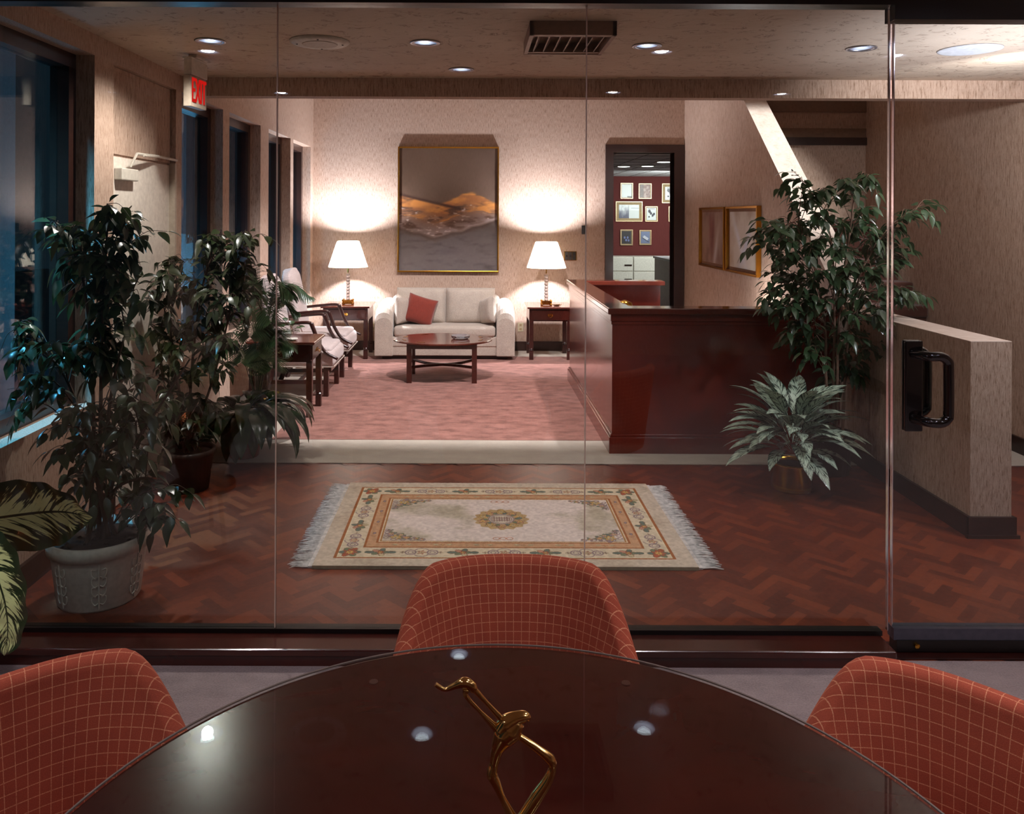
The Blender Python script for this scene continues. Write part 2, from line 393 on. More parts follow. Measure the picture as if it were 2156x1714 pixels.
# left wall with openings
WZ0, WZ1 = .69, 2.555
OPEN = [(3.34, 4.33), (5.62, 6.54), (6.71, 7.69), (7.99, 8.94), (9.08, 10.04)]
OPENC = [(-1.2, .4), (.7, 2.85)]
b = B(); y = -3.6
segs = sorted(OPENC+OPEN+[(4.56, 5.51)])
for (a, c) in segs:
    bx(b, XL-.22, XL, y, a, 0, 4.4)
    if (a, c) == (4.56, 5.51):
        bx(b, XL-.22, XL-.045, a, c, 0, 4.4); bx(b, XL-.045, XL, a, c, WZ1, 4.4)
    else:
        bx(b, XL-.22, XL, a, c, 0, WZ0); bx(b, XL-.22, XL, a, c, WZ1, 4.4)
    y = c
bx(b, XL-.22, XL, y, YB+.2, 0, 4.4)
struct('wall_left', b, WALLP)
for i, (a, c) in enumerate(OPEN+OPENC):
    b = B(); fx0, fx1 = XL-.20, XL-.10; fw = .075
    bx(b, fx0, fx1, a, a+fw, WZ0, WZ1); bx(b, fx0, fx1, c-fw, c, WZ0, WZ1)
    bx(b, fx0, fx1, a+fw, c-fw, WZ1-fw, WZ1); bx(b, fx0, fx1, a+fw, c-fw, WZ0, WZ0+fw)
    wfr = struct('window_%d' % (i+1), b, DKBROWN)
    obj('pane', box(XL-.165, XL-.159, a+fw, c-fw, WZ0+fw, WZ1-fw), WINGLASS, wfr)
# lettering on the second window, reads from the street
def text_mesh(name, s, size, mat, parent, depth=.002):
    cu = bpy.data.curves.new(name, 'FONT'); cu.body = s; cu.size = size; cu.extrude = depth; cu.align_x = 'CENTER'; cu.align_y = 'CENTER'
    o = bpy.data.objects.new(name, cu); COL.objects.link(o)
    me = bpy.data.meshes.new_from_object(o.evaluated_get(bpy.context.evaluated_depsgraph_get()))
    bpy.data.objects.remove(o); me.materials.clear(); me.materials.append(mat)
    r = bpy.data.objects.new(name, me); link(r, parent); return r
tx = text_mesh('window_lettering', 'MAR', .115, plain('grey_lettering', (90,84,80), .6, var=0), None)
tx.location = (XL-.1665, 6.30, 1.515); tx.rotation_euler = (PI/2, 0, -PI/2)
tag(tx, 'mirror-reversed grey letters on the window pane beside the wall door', 'lettering')
# door in the left wall
dl = thing('door_9', None, None, (XL-.045, 4.57, 0)); dl['kind'] = 'structure'
obj('door_leaf', box(0, .012, 0, .93, .01, 2.035), WHITEP, dl)
obj('transom_panel', box(0, .010, 0, .93, 2.05, WZ1-.004), WALLP, dl)
b = B(); bx(b, .012, .06, .07, .30, 1.90, 1.97); closer = obj('door_closer', b, OFFW, dl, bevel=.006)
b = B(); tube(b, [(.06, .18, 1.98), (.09, .20, 2.06), (.05, .60, 2.075)], .008, 6); tube(b, [(.05, .60, 2.07), (.09, .30, 2.055)], .006, 6); tube(b, [(.05, .60, 2.075), (.055, .93, 2.07)], .009, 6)
obj('closer_arm', b, OFFW, closer)
b = B(); bx(b, 0, .052, .91, .94, 0, 2.05)
obj('door_stop', b, DKBROWN if False else BEIGEM, dl)
# back wall with the office doorway
DX0, DX1, DZ = 1.75, 2.52, 2.51
b = B(); bx(b, XL-.22, DX0, YB, YB+.2, 0, 4.4); bx(b, DX1, XR+.1, YB, YB+.2, 0, 4.4); bx(b, DX0, DX1, YB, YB+.2, DZ, 4.4)
struct('wall_back', b, WALLP)
b = B(); bx(b, DX0-.10, DX0, YB-.03, YB+.22, 0, DZ+.10); bx(b, DX1, DX1+.12, YB-.03, YB+.22, 0, DZ+.10); bx(b, DX0, DX1, YB-.03, YB+.22, DZ, DZ+.10)
struct('door_8', b, DKBROWN)
b = B(); bx(b, XL, DX0-.10, YB-.02, YB, 0, .12)
struct('baseboard_back', b, DKBROWN)
b = B()
for a, c in ((4.36, 4.56), (5.51, 9.9)): bx(b, XL, XL+.02, a, c, 0, .12)
bx(b, XL, XL+.02, YG+.05, 4.36, 0, .12); struct('baseboard_left', b, DKBROWN)
# right side: stair wall with sloping top, half wall, right wall
b = B(); SW0, SW1 = 2.65, 2.87
prism(b, [(5.80, 0), (YB, 0), (YB, 4.4), (9.83, 4.4), (5.80, 1.058)], 'x', SW0, SW1); bx(b, SW0, SW1, 4.307, 5.80, .0, 1.04)
struct('wall_stair', b, WALLP)
b = B(); prism(b, [(5.80, 1.0581), (9.83, 4.4), (9.83, 4.403), (5.80, 1.0611)], 'x', SW0, SW1)
prism(b, [(4.307, 1.04), (5.80, 1.04), (5.80, 1.0435), (4.307, 1.0435)], 'x', SW0, SW1); struct('trim_3', b, WALL_LIT)
b = B(); bx(b, SW0-.018, SW0, 4.29, 5.80, 0, .11); bx(b, SW0-.018, SW1+.018, 4.289, 4.307, 0, .11); bx(b, SW1, SW1+.018, 4.29, 5.80, 0, .11)
bx(b, SW0-.03, SW1+.03, 4.278, 4.30, 0, .018); struct('baseboard_stair', b, DKBROWN)
b = B(); bx(b, XR, XR+.15, -3.6, YB+.2, 0, 4.4); struct('wall_right', b, WALLP)
b = B(); bx(b, XR-.02, XR, -3.6, 6.0, 0, .12); struct('baseboard_right', b, DKBROWN)
b = B(); bx(b, SW1, XR, 8.16, 8.3, 0, 4.4); struct('wall_landing', b, WALLP)
b = B(); bx(b, SW1, XR, 8.13, 8.16, 2.43, 2.508); struct('trim_4', b, DKBROWN)
b = B(); bx(b, SW1, XR, 8.145, 8.16, 2.508, 2.60); bx(b, SW1, XR, 8.145, 8.16, 2.765, 2.90); struct('recess_shade_bands', b, plain('recess_shade_brown', (126,96,76), .7))  # brown bands: shade of wall recesses put into the colour
b = B(); bx(b, XL-.22, XR+.15, -3.7, -3.6, 0, 2.9); struct('wall_front', b, WALLP)
# staircase
st = thing('staircase', 'brown carpeted stairs climbing behind the sloping papered stair wall', 'stairs', (SW1, 5.85, 0))
for k in range(1, 10):
    b = B(); y0 = .2375*k; z1 = .187*k
    rbox(b, .004, XR-SW1-.004, y0-.03, y0+.2375+.03 if k < 9 else 2.29, z1-.10, z1, .018, 3); bx(b, .008, XR-SW1-.008, y0, y0+.23 if k < 9 else 2.28, max(z1-.187, .001), z1-.09)
    obj('step', b, STAIRC, st, smooth=False)
# plinth under the glass wall
b = B(); bx(b, XL, 1.595, 3.045, 3.22, 0, .040); rbox(b, XL, 1.597, 3.035, 3.23, .038, .067, .006, 3); struct('trim_5', b, MAHOG)
b = B(); bx(b, XL, 1.60, YG-.012, YG+.03, .067, .085); struct('trim_6', b, BLACKF)
b = B(); bx(b, XL, 1.625, YG-.04, YG+.04, 2.525, ZC+.02); bx(b, 1.625, XR, YG-.04, YG+.04, 2.469, ZC+.02); struct('trim_7', b, BLACKF)
b = B(); bx(b, 1.60, XR, YG-.06, YG+.06, 0, .008); struct('trim_8', b, MAHOGDK)
# glass panels (structure) and glass door
for i, (a, c) in enumerate(((XL, -.777), (-.773, .435), (.439, 1.625))):
    g = struct('window_%d' % (10+i), box(a, c, YG, YG+.006, .085, 2.53), GLASS)
    if i: obj('joint', box(a-.004, a, YG-.004, YG+.008, .085, 2.53), SEAM, g)
    if i == 2: obj('panel_edge', box(c-.003, c, YG-.006, YG+.010, .085, 2.525), CHROME, g)
gd = thing('door_13', None, None, (1.64, YG, 0)); gd['kind'] = 'structure'
obj('pane', box(0, 1.0, 0, .008, .10, 2.465), GLASS, gd)
obj('door_edge', box(0, .003, -.004, .012, .10, 2.465), CHROME, gd)
rl = obj('bottom_rail', box(0, 1.0, -.02, .028, .055, .10), GRAYBLUE, gd); obj('kick_strip', box(.01, 1.0, -.024, .032, .012, .056), BLACKF, gd)
b = B(); lathe(b, [(.010, 0), (.010, .012), (.006, .014)], (0, 0, 0), 14); obj('lock', b, BRASS, gd, loc=(.085, -.023, .038), rot=(PI/2, 0, 0))
for sy, nm in ((-1, 'handle'), (1, 'handle')):
    s = -.075*sy*-1
    y1 = .004+.075*sy
    b = B(); zc0, zc1 = .915, 1.168; xb = .18; xa = .075
    pts = curve([(xa, .004+.006*sy, zc0), (xa+.035, y1*.9, zc0), (xb-.028, y1, zc0), (xb-.004, y1, zc0+.018), (xb, y1, zc0+.05), (xb, y1, zc1-.05), (xb-.004, y1, zc1-.018), (xb-.028, y1, zc1), (xa+.035, y1*.9, zc1), (xa, .004+.006*sy, zc1)], 6)
    tube(b, pts, .019, 12); obj(nm, b, BLACK, gd, smooth=True)
b = B(); rbox(b, .045, .115, -.012, .0, .865, 1.22, .005, 2); rbox(b, .045, .115, .008, .020, .865, 1.22, .005, 2); obj('handle_plate', b, BLACK, gd)

# outside columns, office behind the doorway
for i, (y0, y1) in enumerate(((1.6, 2.3), (6.35, 7.05), (11.2, 11.85), (15.8, 16.5))):
    o = obj('column', box(-.35, .35, -.33, .33, -.05, 4.5), plain('blue_grey_concrete', (150,160,165), .8) if i == 0 else bpy.data.materials['blue_grey_concrete'], None, loc=(-4.35, (y0+y1)/2, 0))
    tag(o, 'pale outdoor column seen through the side windows', 'column', 'row of outdoor columns beyond the windows')
b = B(); bx(b, .6, 7.2, 17.0, 17.1, 0, 2.9); bx(b, .5, .6, YB+.2, 17.1, 0, 2.9); bx(b, 7.2, 7.3, YB+.2, 17.1, 0, 2.9); bx(b, XR+.1, 7.2, YB, YB+.2, 0, 2.9); struct('wall_office', b, REDWALL)
struct('ceiling', box(.5, 7.3, YB+.2, 17.1, 2.55, 2.6), OFFICEC)


# ------------------------------------------------------------------ ceiling fittings
def emis(name, c, st):
    t = NT(name); t.t.nodes.remove(t.b); e = t.n('ShaderNodeEmission'); e.inputs[0].default_value = rgba(c); e.inputs[1].default_value = st
    t.l(e.outputs[0], t.out.inputs[0]); return t.m
BULB = emis('bulb_dim', (240,238,255), 5.0); BULB2 = emis('bulb_bright', (235,236,255), 260.0); REFL = plain('reflector', (190,190,200), .4, 1.0, var=0)
def downlight(bulb, low=False):
    t = thing('downlight', None, 'ceiling light')
    b = B(); lathe(b, [(.060, .0), (.066, .0), (.084, -.004), (.082, -.007), (.064, -.006), (.060, .0)], seg=28, cap0=False, cap1=False); obj('trim_ring', b, REFL, t, smooth=True)
    b = B(); lathe(b, [(.065, .0), (.062, .04), (.05, .09), (.030, .12)], seg=28, cap0=False); obj('reflector', b, REFL, t, smooth=True)
    b = B(); lathe(b, [(.004, -.003), (.030, -.001), (.046, .010), (.050, .03), (.03, .06)] if low else [(.004, .008), (.026, .011), (.038, .024), (.040, .045), (.03, .07)], seg=16); obj('bulb', b, bulb, t, smooth=True)
    return t
pos = [('leftmost round downlight in the foyer ceiling above the exit sign', FOY[0]), ('round downlight between the ceiling speaker and the air vent', FOY[1]),
       ('round downlight right of the ceiling air vent', FOY[2]), ('rightmost round downlight in the foyer ceiling, near the flush speaker disc', FOY[3]), ('small round downlight closest to the beam in front of the lounge', FOY2[0])]
dl0 = downlight(BULB)
for i, (lb, (x, y)) in enumerate(pos):
    o = dl0 if i == 0 else dup(dl0); o.location = (x, y, ZC); o['label'] = lb; o['group'] = 'downlights in the foyer ceiling'
    light('SPOT', (x, y, ZC-.012), (80, 34, 30, 6, 4)[i], (1, .84, .80), (x, y, 0), .03, (145, 96, 96, 96, 96)[i], .7, 'downlight_lamp')
dl1 = downlight(BULB2, True)
for i, (x, y) in enumerate(CON):
    o = dl1 if i == 0 else dup(dl1); o.location = (x, y, ZC); o['label'] = 'bright meeting room downlight mirrored in the glass, %s of the %s row' % (('left end', 'middle', 'right end')[i % 3], ('front', 'rear')[i//3]); o['group'] = 'downlights of the meeting room'
    light('SPOT', (x, y, ZC-.012), 38, (1, .88, .84), (x, y, 0), .03, 100, .7, 'downlight_lamp')
def disc_speaker(x, y, label, flush):
    t = thing('ceiling_speaker', label, 'speaker', (x, y, ZC))
    b = B(); lathe(b, [(.165, 0), (.165, -.006), (.150, -.016 if not flush else -.007), (.098, -.018 if not flush else -.008)], seg=40); obj('rim', b, OFFW if not flush else OFFICEC, t, smooth=True)
    if not flush:
        b = B(); lathe(b, [(.098, -.018), (.095, -.021)], seg=40); obj('grille', b, BEIGEM, t)
        for a in range(4):
            b = B(); lathe(b, [(.005, -.0215), (.005, -.018)], (.125*math.cos(a*PI/2+.1), .125*math.sin(a*PI/2+.1), 0), 8); obj('screw', b, BLACKF, t)
    return t
disc_speaker(-.862, 4.48, 'round cream ceiling speaker with a raised rim, left of the downlights', False)
disc_speaker(2.83, 4.62, 'flush grey disc speaker in the brightly lit right part of the ceiling', True)
vt = thing('air_vent', 'brown square air diffuser with stepped louvres hanging from the ceiling', 'air vent', (.485, 4.24, ZC))
b = B(); hw, hd = .215, .25
for (a, c, d, e) in ((-hw, hw, -hd, -hd+.02), (-hw, hw, hd-.02, hd), (-hw, -hw+.02, -hd, hd), (hw-.02, hw, -hd, hd)): bx(b, a, c, d, e, -.07, 0)
VENT = plain('brown_vent', (150,116,98), .5)
obj('housing', b, VENT, vt)
for k in range(7):
    b = B(); x = -.17+k*.055; prism(b, [(x, -.064), (x+.035, -.01), (x+.041, -.01), (x+.006, -.064)], 'y', -hd+.05, hd-.05); obj('louvre', b, VENT, vt)
b = B(); 
for (a, c, d, e) in ((-hw+.02, hw-.02, -hd+.02, -hd+.06), (-hw+.02, hw-.02, hd-.06, hd-.02)): bx(b, a, c, d, e, -.066, -.05)
bx(b, -hw+.02, hw-.02, -hd+.02, hd-.02, -.008, -.001); obj('face_frame', b, VENT, vt)
# exit sign
ex = thing('exit_sign', 'hanging exit sign with glowing red letters below its grey housing', 'exit sign', (-1.70, 4.83, ZC), -math.radians(6))
b = B(); bx(b, -.03, .02, .03, .15, -.02, 0); bx(b, -.05, .008, -.01, .20, -.030, -.02); bx(b, -.045, .004, 0, .22, -.125, -.030); obj('canopy', b, OFFW, ex, bevel=.003)
b = B(); bx(b, -.045, .0, -.005, .215, -.315, -.128); obj('housing', b, BEIGEM, ex, bevel=.003)
xt = text_mesh('letters', 'EXIT', .19, emis('exit_red', (255,30,24), .6), ex, .003)
xt.location = (.003, .105, -.222); xt.rotation_euler = (PI/2, 0, PI/2); xt.scale = (.50, 1.12, 1); xt['label'] = 'glowing red letters'

# ------------------------------------------------------------------ reception desk
dk = thing('reception_desk', 'polished mahogany reception desk with a raised counter ledge around a work well', 'desk', (.993, 5.80, 0))
W_ = SW0-.993-.02; D_ = 2.58; H_ = 1.0
MP = wood('mahogany_panel', (88,24,15), (118,38,24), (.8, .8, .8), .18, .6, .9)
obj('front_panel', box(.0, W_, 0, .04, .1, H_), MP, dk); obj('side_panel', box(0, .04, .04, D_, .1, H_), MP, dk)
obj('rear_panel', box(.04, .93, D_-.04, D_, .1, H_), MP, dk)
b = B(); bx(b, -.022, W_, -.022, .0, 0, .12); bx(b, -.022, 0, 0, D_, 0, .12); bx(b, -.012, W_, -.012, 0, .12, .14); bx(b, -.012, 0, 0, D_, .12, .14)
obj('base_moulding', b, MP, dk, bevel=.003)
b = B(); bx(b, -.012, W_, -.012, 0, H_-.05, H_); bx(b, -.012, 0, 0, D_, H_-.05, H_); bx(b, -.006, W_, -.006, 0, H_-.075, H_-.05); bx(b, -.006, 0, 0, D_, H_-.075, H_-.05)
obj('top_moulding', b, MP, dk, bevel=.003)
b = B(); prism(b, [(-.035, -.035), (W_, -.035), (W_, .15), (.15, .15), (.15, D_-.17), (.95, D_-.17), (.95, D_+.02), (-.035, D_+.02)], 'z', H_, H_+.045); obj('counter_ledge', b, wood('mahogany_ledge', (80,30,22), (108,46,34), (1.2, 1.2, 1.2), .14, .8), dk, bevel=.008)
obj('work_surface', box(.06, W_, .10, .72, .72, .75), MAHOG, dk); obj('work_surface', box(.06, .72, .72, D_-.06, .72, .75), MAHOG, dk)
b = B(); lathe(b, [(.05, 0), (.055, .01), (.02, .03), (.02, .18)], seg=20); lathe(b, [(.005, .18), (.055, .20), (.07, .24), (.055, .29), (.005, .31)], seg=20)
o = obj('brass_ornament', b, BRASS, None, smooth=True, loc=(1.16, 6.22, .75)); tag(o, 'small round brass ornament peeking over the reception desk ledge', 'ornament')

# ------------------------------------------------------------------ soft furniture
def cushion(name, w_, h_, t_, mat, parent, M, puff=.55, nn=14, pinch=.06, loc=None):
    vs = []; fs = []
    for side in (1, -1):
        for i in range(nn+1):
            for j in range(nn+1):
                u = -1+2*i/nn; v = -1+2*j/nn
                k = (1-abs(u)**3.2)*(1-abs(v)**3.2)
                k = max(k, 0)**.42
                x = u*w_/2*(1-pinch*(1-v*v)*abs(u)**4*(-1)-.0); x = u*w_/2*(1-pinch*(1-v*v)); z = v*h_/2*(1-pinch*(1-u*u))
                x = u*w_/2*(1-pinch*(1-abs(v)**2)*abs(u)**2); z = v*h_/2*(1-pinch*(1-abs(u)**2)*abs(v)**2)
                vs.append(M @ Vector((x, side*t_/2*(.10+.90*k) if k > 0 else side*.004, z)))
    n1 = (nn+1)**2
    for s in range(2):
        for i in range(nn):
            for j in range(nn):
                a = s*n1+i*(nn+1)+j; q = (a, a+1, a+nn+2, a+nn+1); fs.append(q if s else q[::-1])
    ring = [i*(nn+1) for i in range(nn+1)]+[nn*(nn+1)+j for j in range(1, nn+1)]+[i*(nn+1)+nn for i in range(nn-1, -1, -1)]+[j for j in range(nn-1, 0, -1)]
    for a, c in zip(ring, ring[1:]+ring[:1]): fs.append((a, c, c+n1, a+n1))
    bm = B(); vv = [bm.verts.new(v) for v in vs]
    for f in fs:
        try: bm.faces.new([vv[i] for i in f])
        except ValueError: pass
    return obj(name, bm, mat, parent, smooth=True, loc=loc)
sf = thing('loveseat', 'cream upholstered loveseat with rounded arms against the back wall', 'sofa', (-.345, 9.50, 0))
hw = .825
b = B(); rbox(b, -.62, .62, .02, .62, .05, .17, .012); obj('skirt_panel', b, SOFAM, sf, smooth=False)
b = B(); rbox(b, -.62, .62, .01, .62, .16, .275, .012); obj('base', b, SOFAM, sf)
b = B(); bx(b, -.74, .74, .06, .62, .0, .05); obj('plinth', b, BLACKF, sf)
b = B(); rbox(b, -.60, .60, -.01, .50, .27, .40, .04, 5); obj('seat_cushion', b, SOFAM, sf, smooth=True)
for sx in (-1, 1):
    b = B()
    # arm: rounded cross-section swept back, falling at the front
    path = [(-.02, .50), (.0, .56), (.05, .615), (.14, .655), (.30, .675), (.48, .68), (.62, .68)]
    rings = []
    for (yy, zt) in path:
        ring = []; x0, x1 = .61, hw; m = (x0+x1)/2; hwid = (x1-x0)/2; zc = zt-hwid
        prof = [(x0, .05)]+[(m-hwid*math.cos(a), zc+hwid*math.sin(a)) for a in [PI*k/10 for k in range(11)]]+[(x1, .05)]
        for (xx, zz) in prof: ring.append(b.verts.new((sx*xx, yy, zz)))
        rings.append(ring)
    for i in range(len(rings)-1):
        for k in range(len(rings[0])): b.faces.new([rings[i][k], rings[i][(k+1) % len(rings[0])], rings[i+1][(k+1) % len(rings[0])], rings[i+1][k]])
    b.faces.new(rings[0]); b.faces.new(rings[-1][::-1]); obj('arm', b, SOFAM, sf, bevel=.018)
b = B(); rbox(b, -.66, .66, .42, .66, .05, .72, .05, 5); obj('back_frame', b, SOFAM, sf, smooth=True)
for sx in (-1, 1):
    cushion('back_cushion', .60, .44, .20, SOFAM, sf, Matrix.Translation((sx*.302, .40, .60)) @ Matrix.Rotation(-.14, 4, 'X'), pinch=.0)
for x, rz, ry, lb in ((-.50, 1.15, .06, 'small cream bolster pillow by the left arm of the loveseat'), (.51, -1.15, -.22, 'small cream pillow leaning on the right arm of the loveseat')):
    o = cushion('arm_pillow', .34, .32, .13, SOFAM, None, Matrix.Rotation(rz, 4, 'Z') @ Matrix.Rotation(ry, 4, 'Y'), loc=(-.345+x, 9.50+.20, .565)); tag(o, lb, 'pillow', 'cream pillows on the loveseat')
o = cushion('throw_pillow', .36, .34, .14, RUST, None, Matrix.Rotation(.12, 4, 'Z') @ Matrix.Rotation(.30, 4, 'Y') @ Matrix.Rotation(-.25, 4, 'X'), loc=(-.345-.30, 9.50+.21, .565)); tag(o, 'rust-red throw pillow leaning in the left corner of the loveseat', 'pillow')

def pull(parent, M):
    b = B(); n = bmesh.new(); prism(n, [(-.035, 0), (-.02, .018), (0, .012), (.02, .018), (.035, 0), (.018, -.016), (0, -.008), (-.018, -.016)], 'y', -.004, 0); merge(b, n, M)
    n = bmesh.new(); tube(n, curve([(-.022, -.006, .004), (-.024, -.014, -.014), (0, -.018, -.026), (.024, -.014, -.014), (.022, -.006, .004)], 5), .0028, 6); merge(b, n, M)
    return obj('drawer_pull', b, BRASS, parent)
def end_table(label, loc, w_, d_, h_, rz=0, group=None):
    t = thing('end_table', label, 'side table', loc, rz, group)
    b = B(); rbox(b, -w_/2, w_/2, -d_/2, d_/2, h_-.022, h_, .006, 2); obj('table_top', b, MAHOGTOP, t)
    b = B(); i = .025; bx(b, -w_/2+i, w_/2-i, -d_/2+i+.012, d_/2-i, h_-.17, h_-.022); obj('apron', b, MAHOG, t)
    dr = obj('drawer', box(-w_/2+.05, w_/2-.05, -d_/2+i, -d_/2+i+.014, h_-.155, h_-.035), MAHOG, t, bevel=.003)
    pull(dr, Matrix.Translation((0, -d_/2+i-.001, h_-.095)))
    for sx in (-1, 1):
        for sy in (-1, 1):
            x = sx*(w_/2-.05); y = sy*(d_/2-.05); b = B()
            bx(b, x-.024, x+.024, y-.024, y+.024, 0, .11); lathe(b, [(.022, .11), (.028, .118), (.022, .126), (.028, .134), (.024, .142)], (x, y, 0), 14); bx(b, x-.024, x+.024, y-.024, y+.024, .142, h_-.16)
            obj('leg', b, MAHOGDK, t)
    return t
end_table('mahogany end table with one drawer left of the loveseat', (-1.52, 9.79, 0), .58, .58, .63, group='matching mahogany end tables')
end_table('mahogany end table with one drawer right of the loveseat, beside the desk', (.90, 9.79, 0), .545, .58, .63, group='matching mahogany end tables')
end_table('mahogany end table beside the nearest armchair, close to the plants', (-1.62, 6.985, 0), .50, .58, .64, PI/2, group='matching mahogany end tables')

def m_shade():
    t = NT('pleated_shade'); t.t.nodes.remove(t.b); v = t.coord(); n = t.noise(v, 60, 2)
    d = t.n('ShaderNodeBsdfDiffuse'); tr = t.n('ShaderNodeBsdfTranslucent'); mx = t.n('ShaderNodeMixShader'); mx.inputs[0].default_value = .6
    c = t.ramp(n, [(.3, (244,232,206)), (.7, (250,240,220))]); t.l(c, d.inputs[0]); t.l(c, tr.inputs[0]); t.l(d.outputs[0], mx.inputs[1]); t.l(tr.outputs[0], mx.inputs[2]); t.l(mx.outputs[0], t.out.inputs[0]); return t.m
SHADE = m_shade()
def m_crystal():
    t = NT('crystal'); t.b.inputs['Transmission Weight'].default_value = .85; t.b.inputs['Base Color'].default_value = (.95, .95, .97, 1); t.b.inputs['Roughness'].default_value = .03; return t.m
CRYST = m_crystal()
def table_lamp(label, loc):
    t = thing('table_lamp', label, 'lamp', loc, 0, 'lit table lamps beside the loveseat')
    b = B(); bx(b, -.06, .06, -.05, .05, .006, .018); bx(b, -.045, .045, -.04, .04, .018, .042); bx(b, -.06, .06, -.05, .05, .042, .054)
    for sx in (-1, 1):
        for sy in (-1, 1): lathe(b, [(.008, 0), (.014, .01), (.008, .02), (.008, .04), (.014, .05), (.008, .06)], (sx*.055, sy*.045, 0), 10)
    obj('base', b, BRASS, t)
    b = B(); prof = []
    for k in range(9): prof += [(.017, .054+k*.036), (.024, .063+k*.036), (.024, .078+k*.036)]
    lathe(b, prof, seg=8); obj('column', b, CRYST, t)
    b = B(); tube(b, [(0, 0, .38), (0, 0, .46)], .008, 8); obj('socket', b, BRASS, t)
    b = B(); lathe(b, [(.022, .47), (.034, .52), (.030, .56), (.008, .58)], seg=12); obj('bulb', b, emis('lamp_bulb', (255,238,214), 20) if 'lamp_bulb' not in bpy.data.materials else bpy.data.materials['lamp_bulb'], t, smooth=True)
    b = B(); seg = 72; rings = []
    for r, z in ((.236, .445), (.200, .55), (.160, .67), (.129, .76)):
        rings.append([b.verts.new((r*(1+.012*(k % 2))*math.cos(2*PI*k/seg), r*(1+.012*(k % 2))*math.sin(2*PI*k/seg), z)) for k in range(seg)])
    for i in range(3):
        for k in range(seg): b.faces.new([rings[i][k], rings[i][(k+1) % seg], rings[i+1][(k+1) % seg], rings[i+1][k]])
    sh = obj('lamp_shade', b, SHADE, t)
    b = B(); tube(b, [(.239*math.cos(a), .239*math.sin(a), .447) for a in [2*PI*k/48 for k in range(49)]], .004, 5); obj('shade_trim', b, MATB, sh); b = B(); tube(b, [(.131*math.cos(a), .131*math.sin(a), .758) for a in [2*PI*k/48 for k in range(49)]], .004, 5); obj('shade_trim', b, MATB, sh)
    light('POINT', (loc[0], loc[1], loc[2]+.69), 180, (.96, .88, 1), None, .035, name='lamp_light')
    return t
table_lamp('lit table lamp with pleated shade on the end table left of the loveseat', (-1.525, 9.76, .6305))
table_lamp('lit table lamp with crystal column on the end table by the wall switches', (.872, 9.76, .6305))
def star(label, loc, rz):
    b = B()
    for a in (.5, -.5, .5+PI, -.5+PI): tube(b, [(0, 0, .012), (.045*math.cos(a), .045*math.sin(a), .012), (.058*math.cos(a), .058*math.sin(a), .02)], [.010, .006, .004], 6)
    rbox(b, -.03, .03, -.022, .022, .001, .02, .005, 2)
    o = obj('star_ornament', b, plain('bronze', (96,62,30), .35, .9) if 'bronze' not in bpy.data.materials else bpy.data.materials['bronze'], None, loc=loc, rot=(0, 0, rz)); tag(o, label, 'ornament', 'bronze ornaments beside the lamps')
star('dark bronze star ornament on the table left of the loveseat', (-1.66, 9.64, .631), 0); star('dark bronze star ornament on the table right of the loveseat', (.985, 9.64, .631), .3)

# oval coffee table
ct = thing('coffee_table', 'oval mahogany coffee table with brass hinges in front of the loveseat', 'coffee table', (-.325, 8.43, 0))
b = B(); lathe(b, [(.50, 0), (.515, .006), (.515, .016), (.505, .022)], (0, 0, .40), 56, 1, .76); obj('table_top', b, MAHOGTOP, ct, smooth=False)
for a in (.35, 1.05, PI-1.05, PI-.35, PI+.35, PI+1.05, -1.05, -.35):
    b = B(); c_, s_ = math.cos(a), math.sin(a); M = Matrix.Translation((.42*c_, .31*s_, .4222)) @ Matrix.Rotation(a if abs(s_) < .7 else a, 4, 'Z'); bx(b, -.012, .012, -.04, .04, 0, .002, M); obj('hinge', b, BRASS, ct)
b = B(); bx(b, -.35, .35, -.25, -.22, .35, .40); bx(b, -.35, .35, .22, .25, .35, .40); bx(b, -.35, -.32, -.22, .22, .35, .40); bx(b, .32, .35, -.22, .22, .35, .40); obj('apron', b, MAHOG, ct)
for sx in (-1, 1):
    for sy in (-1, 1): obj('leg', box(sx*.33-.026, sx*.33+.026, sy*.235-.026, sy*.235+.026, 0, .40), MAHOG, ct)
for s in (-1, 1):
    b = B(); tube(b, curve([(-.32, s*.22, .16), (-.15, s*.06, .15), (.15, -s*.06, .15), (.32, -s*.22, .16)], 6), .016, 6); obj('stretcher', b, MAHOG, ct)
b = B(); lathe(b, [(.075, 0), (.095, .012), (.10, .035), (.085, .035), (.07, .015)], (0, 0, 0), 18)
o = obj('glass_ashtray', b, CRYST, None, loc=(-.14, 8.42, .4225)); tag(o, 'cut glass ashtray on the oval coffee table', 'ashtray')

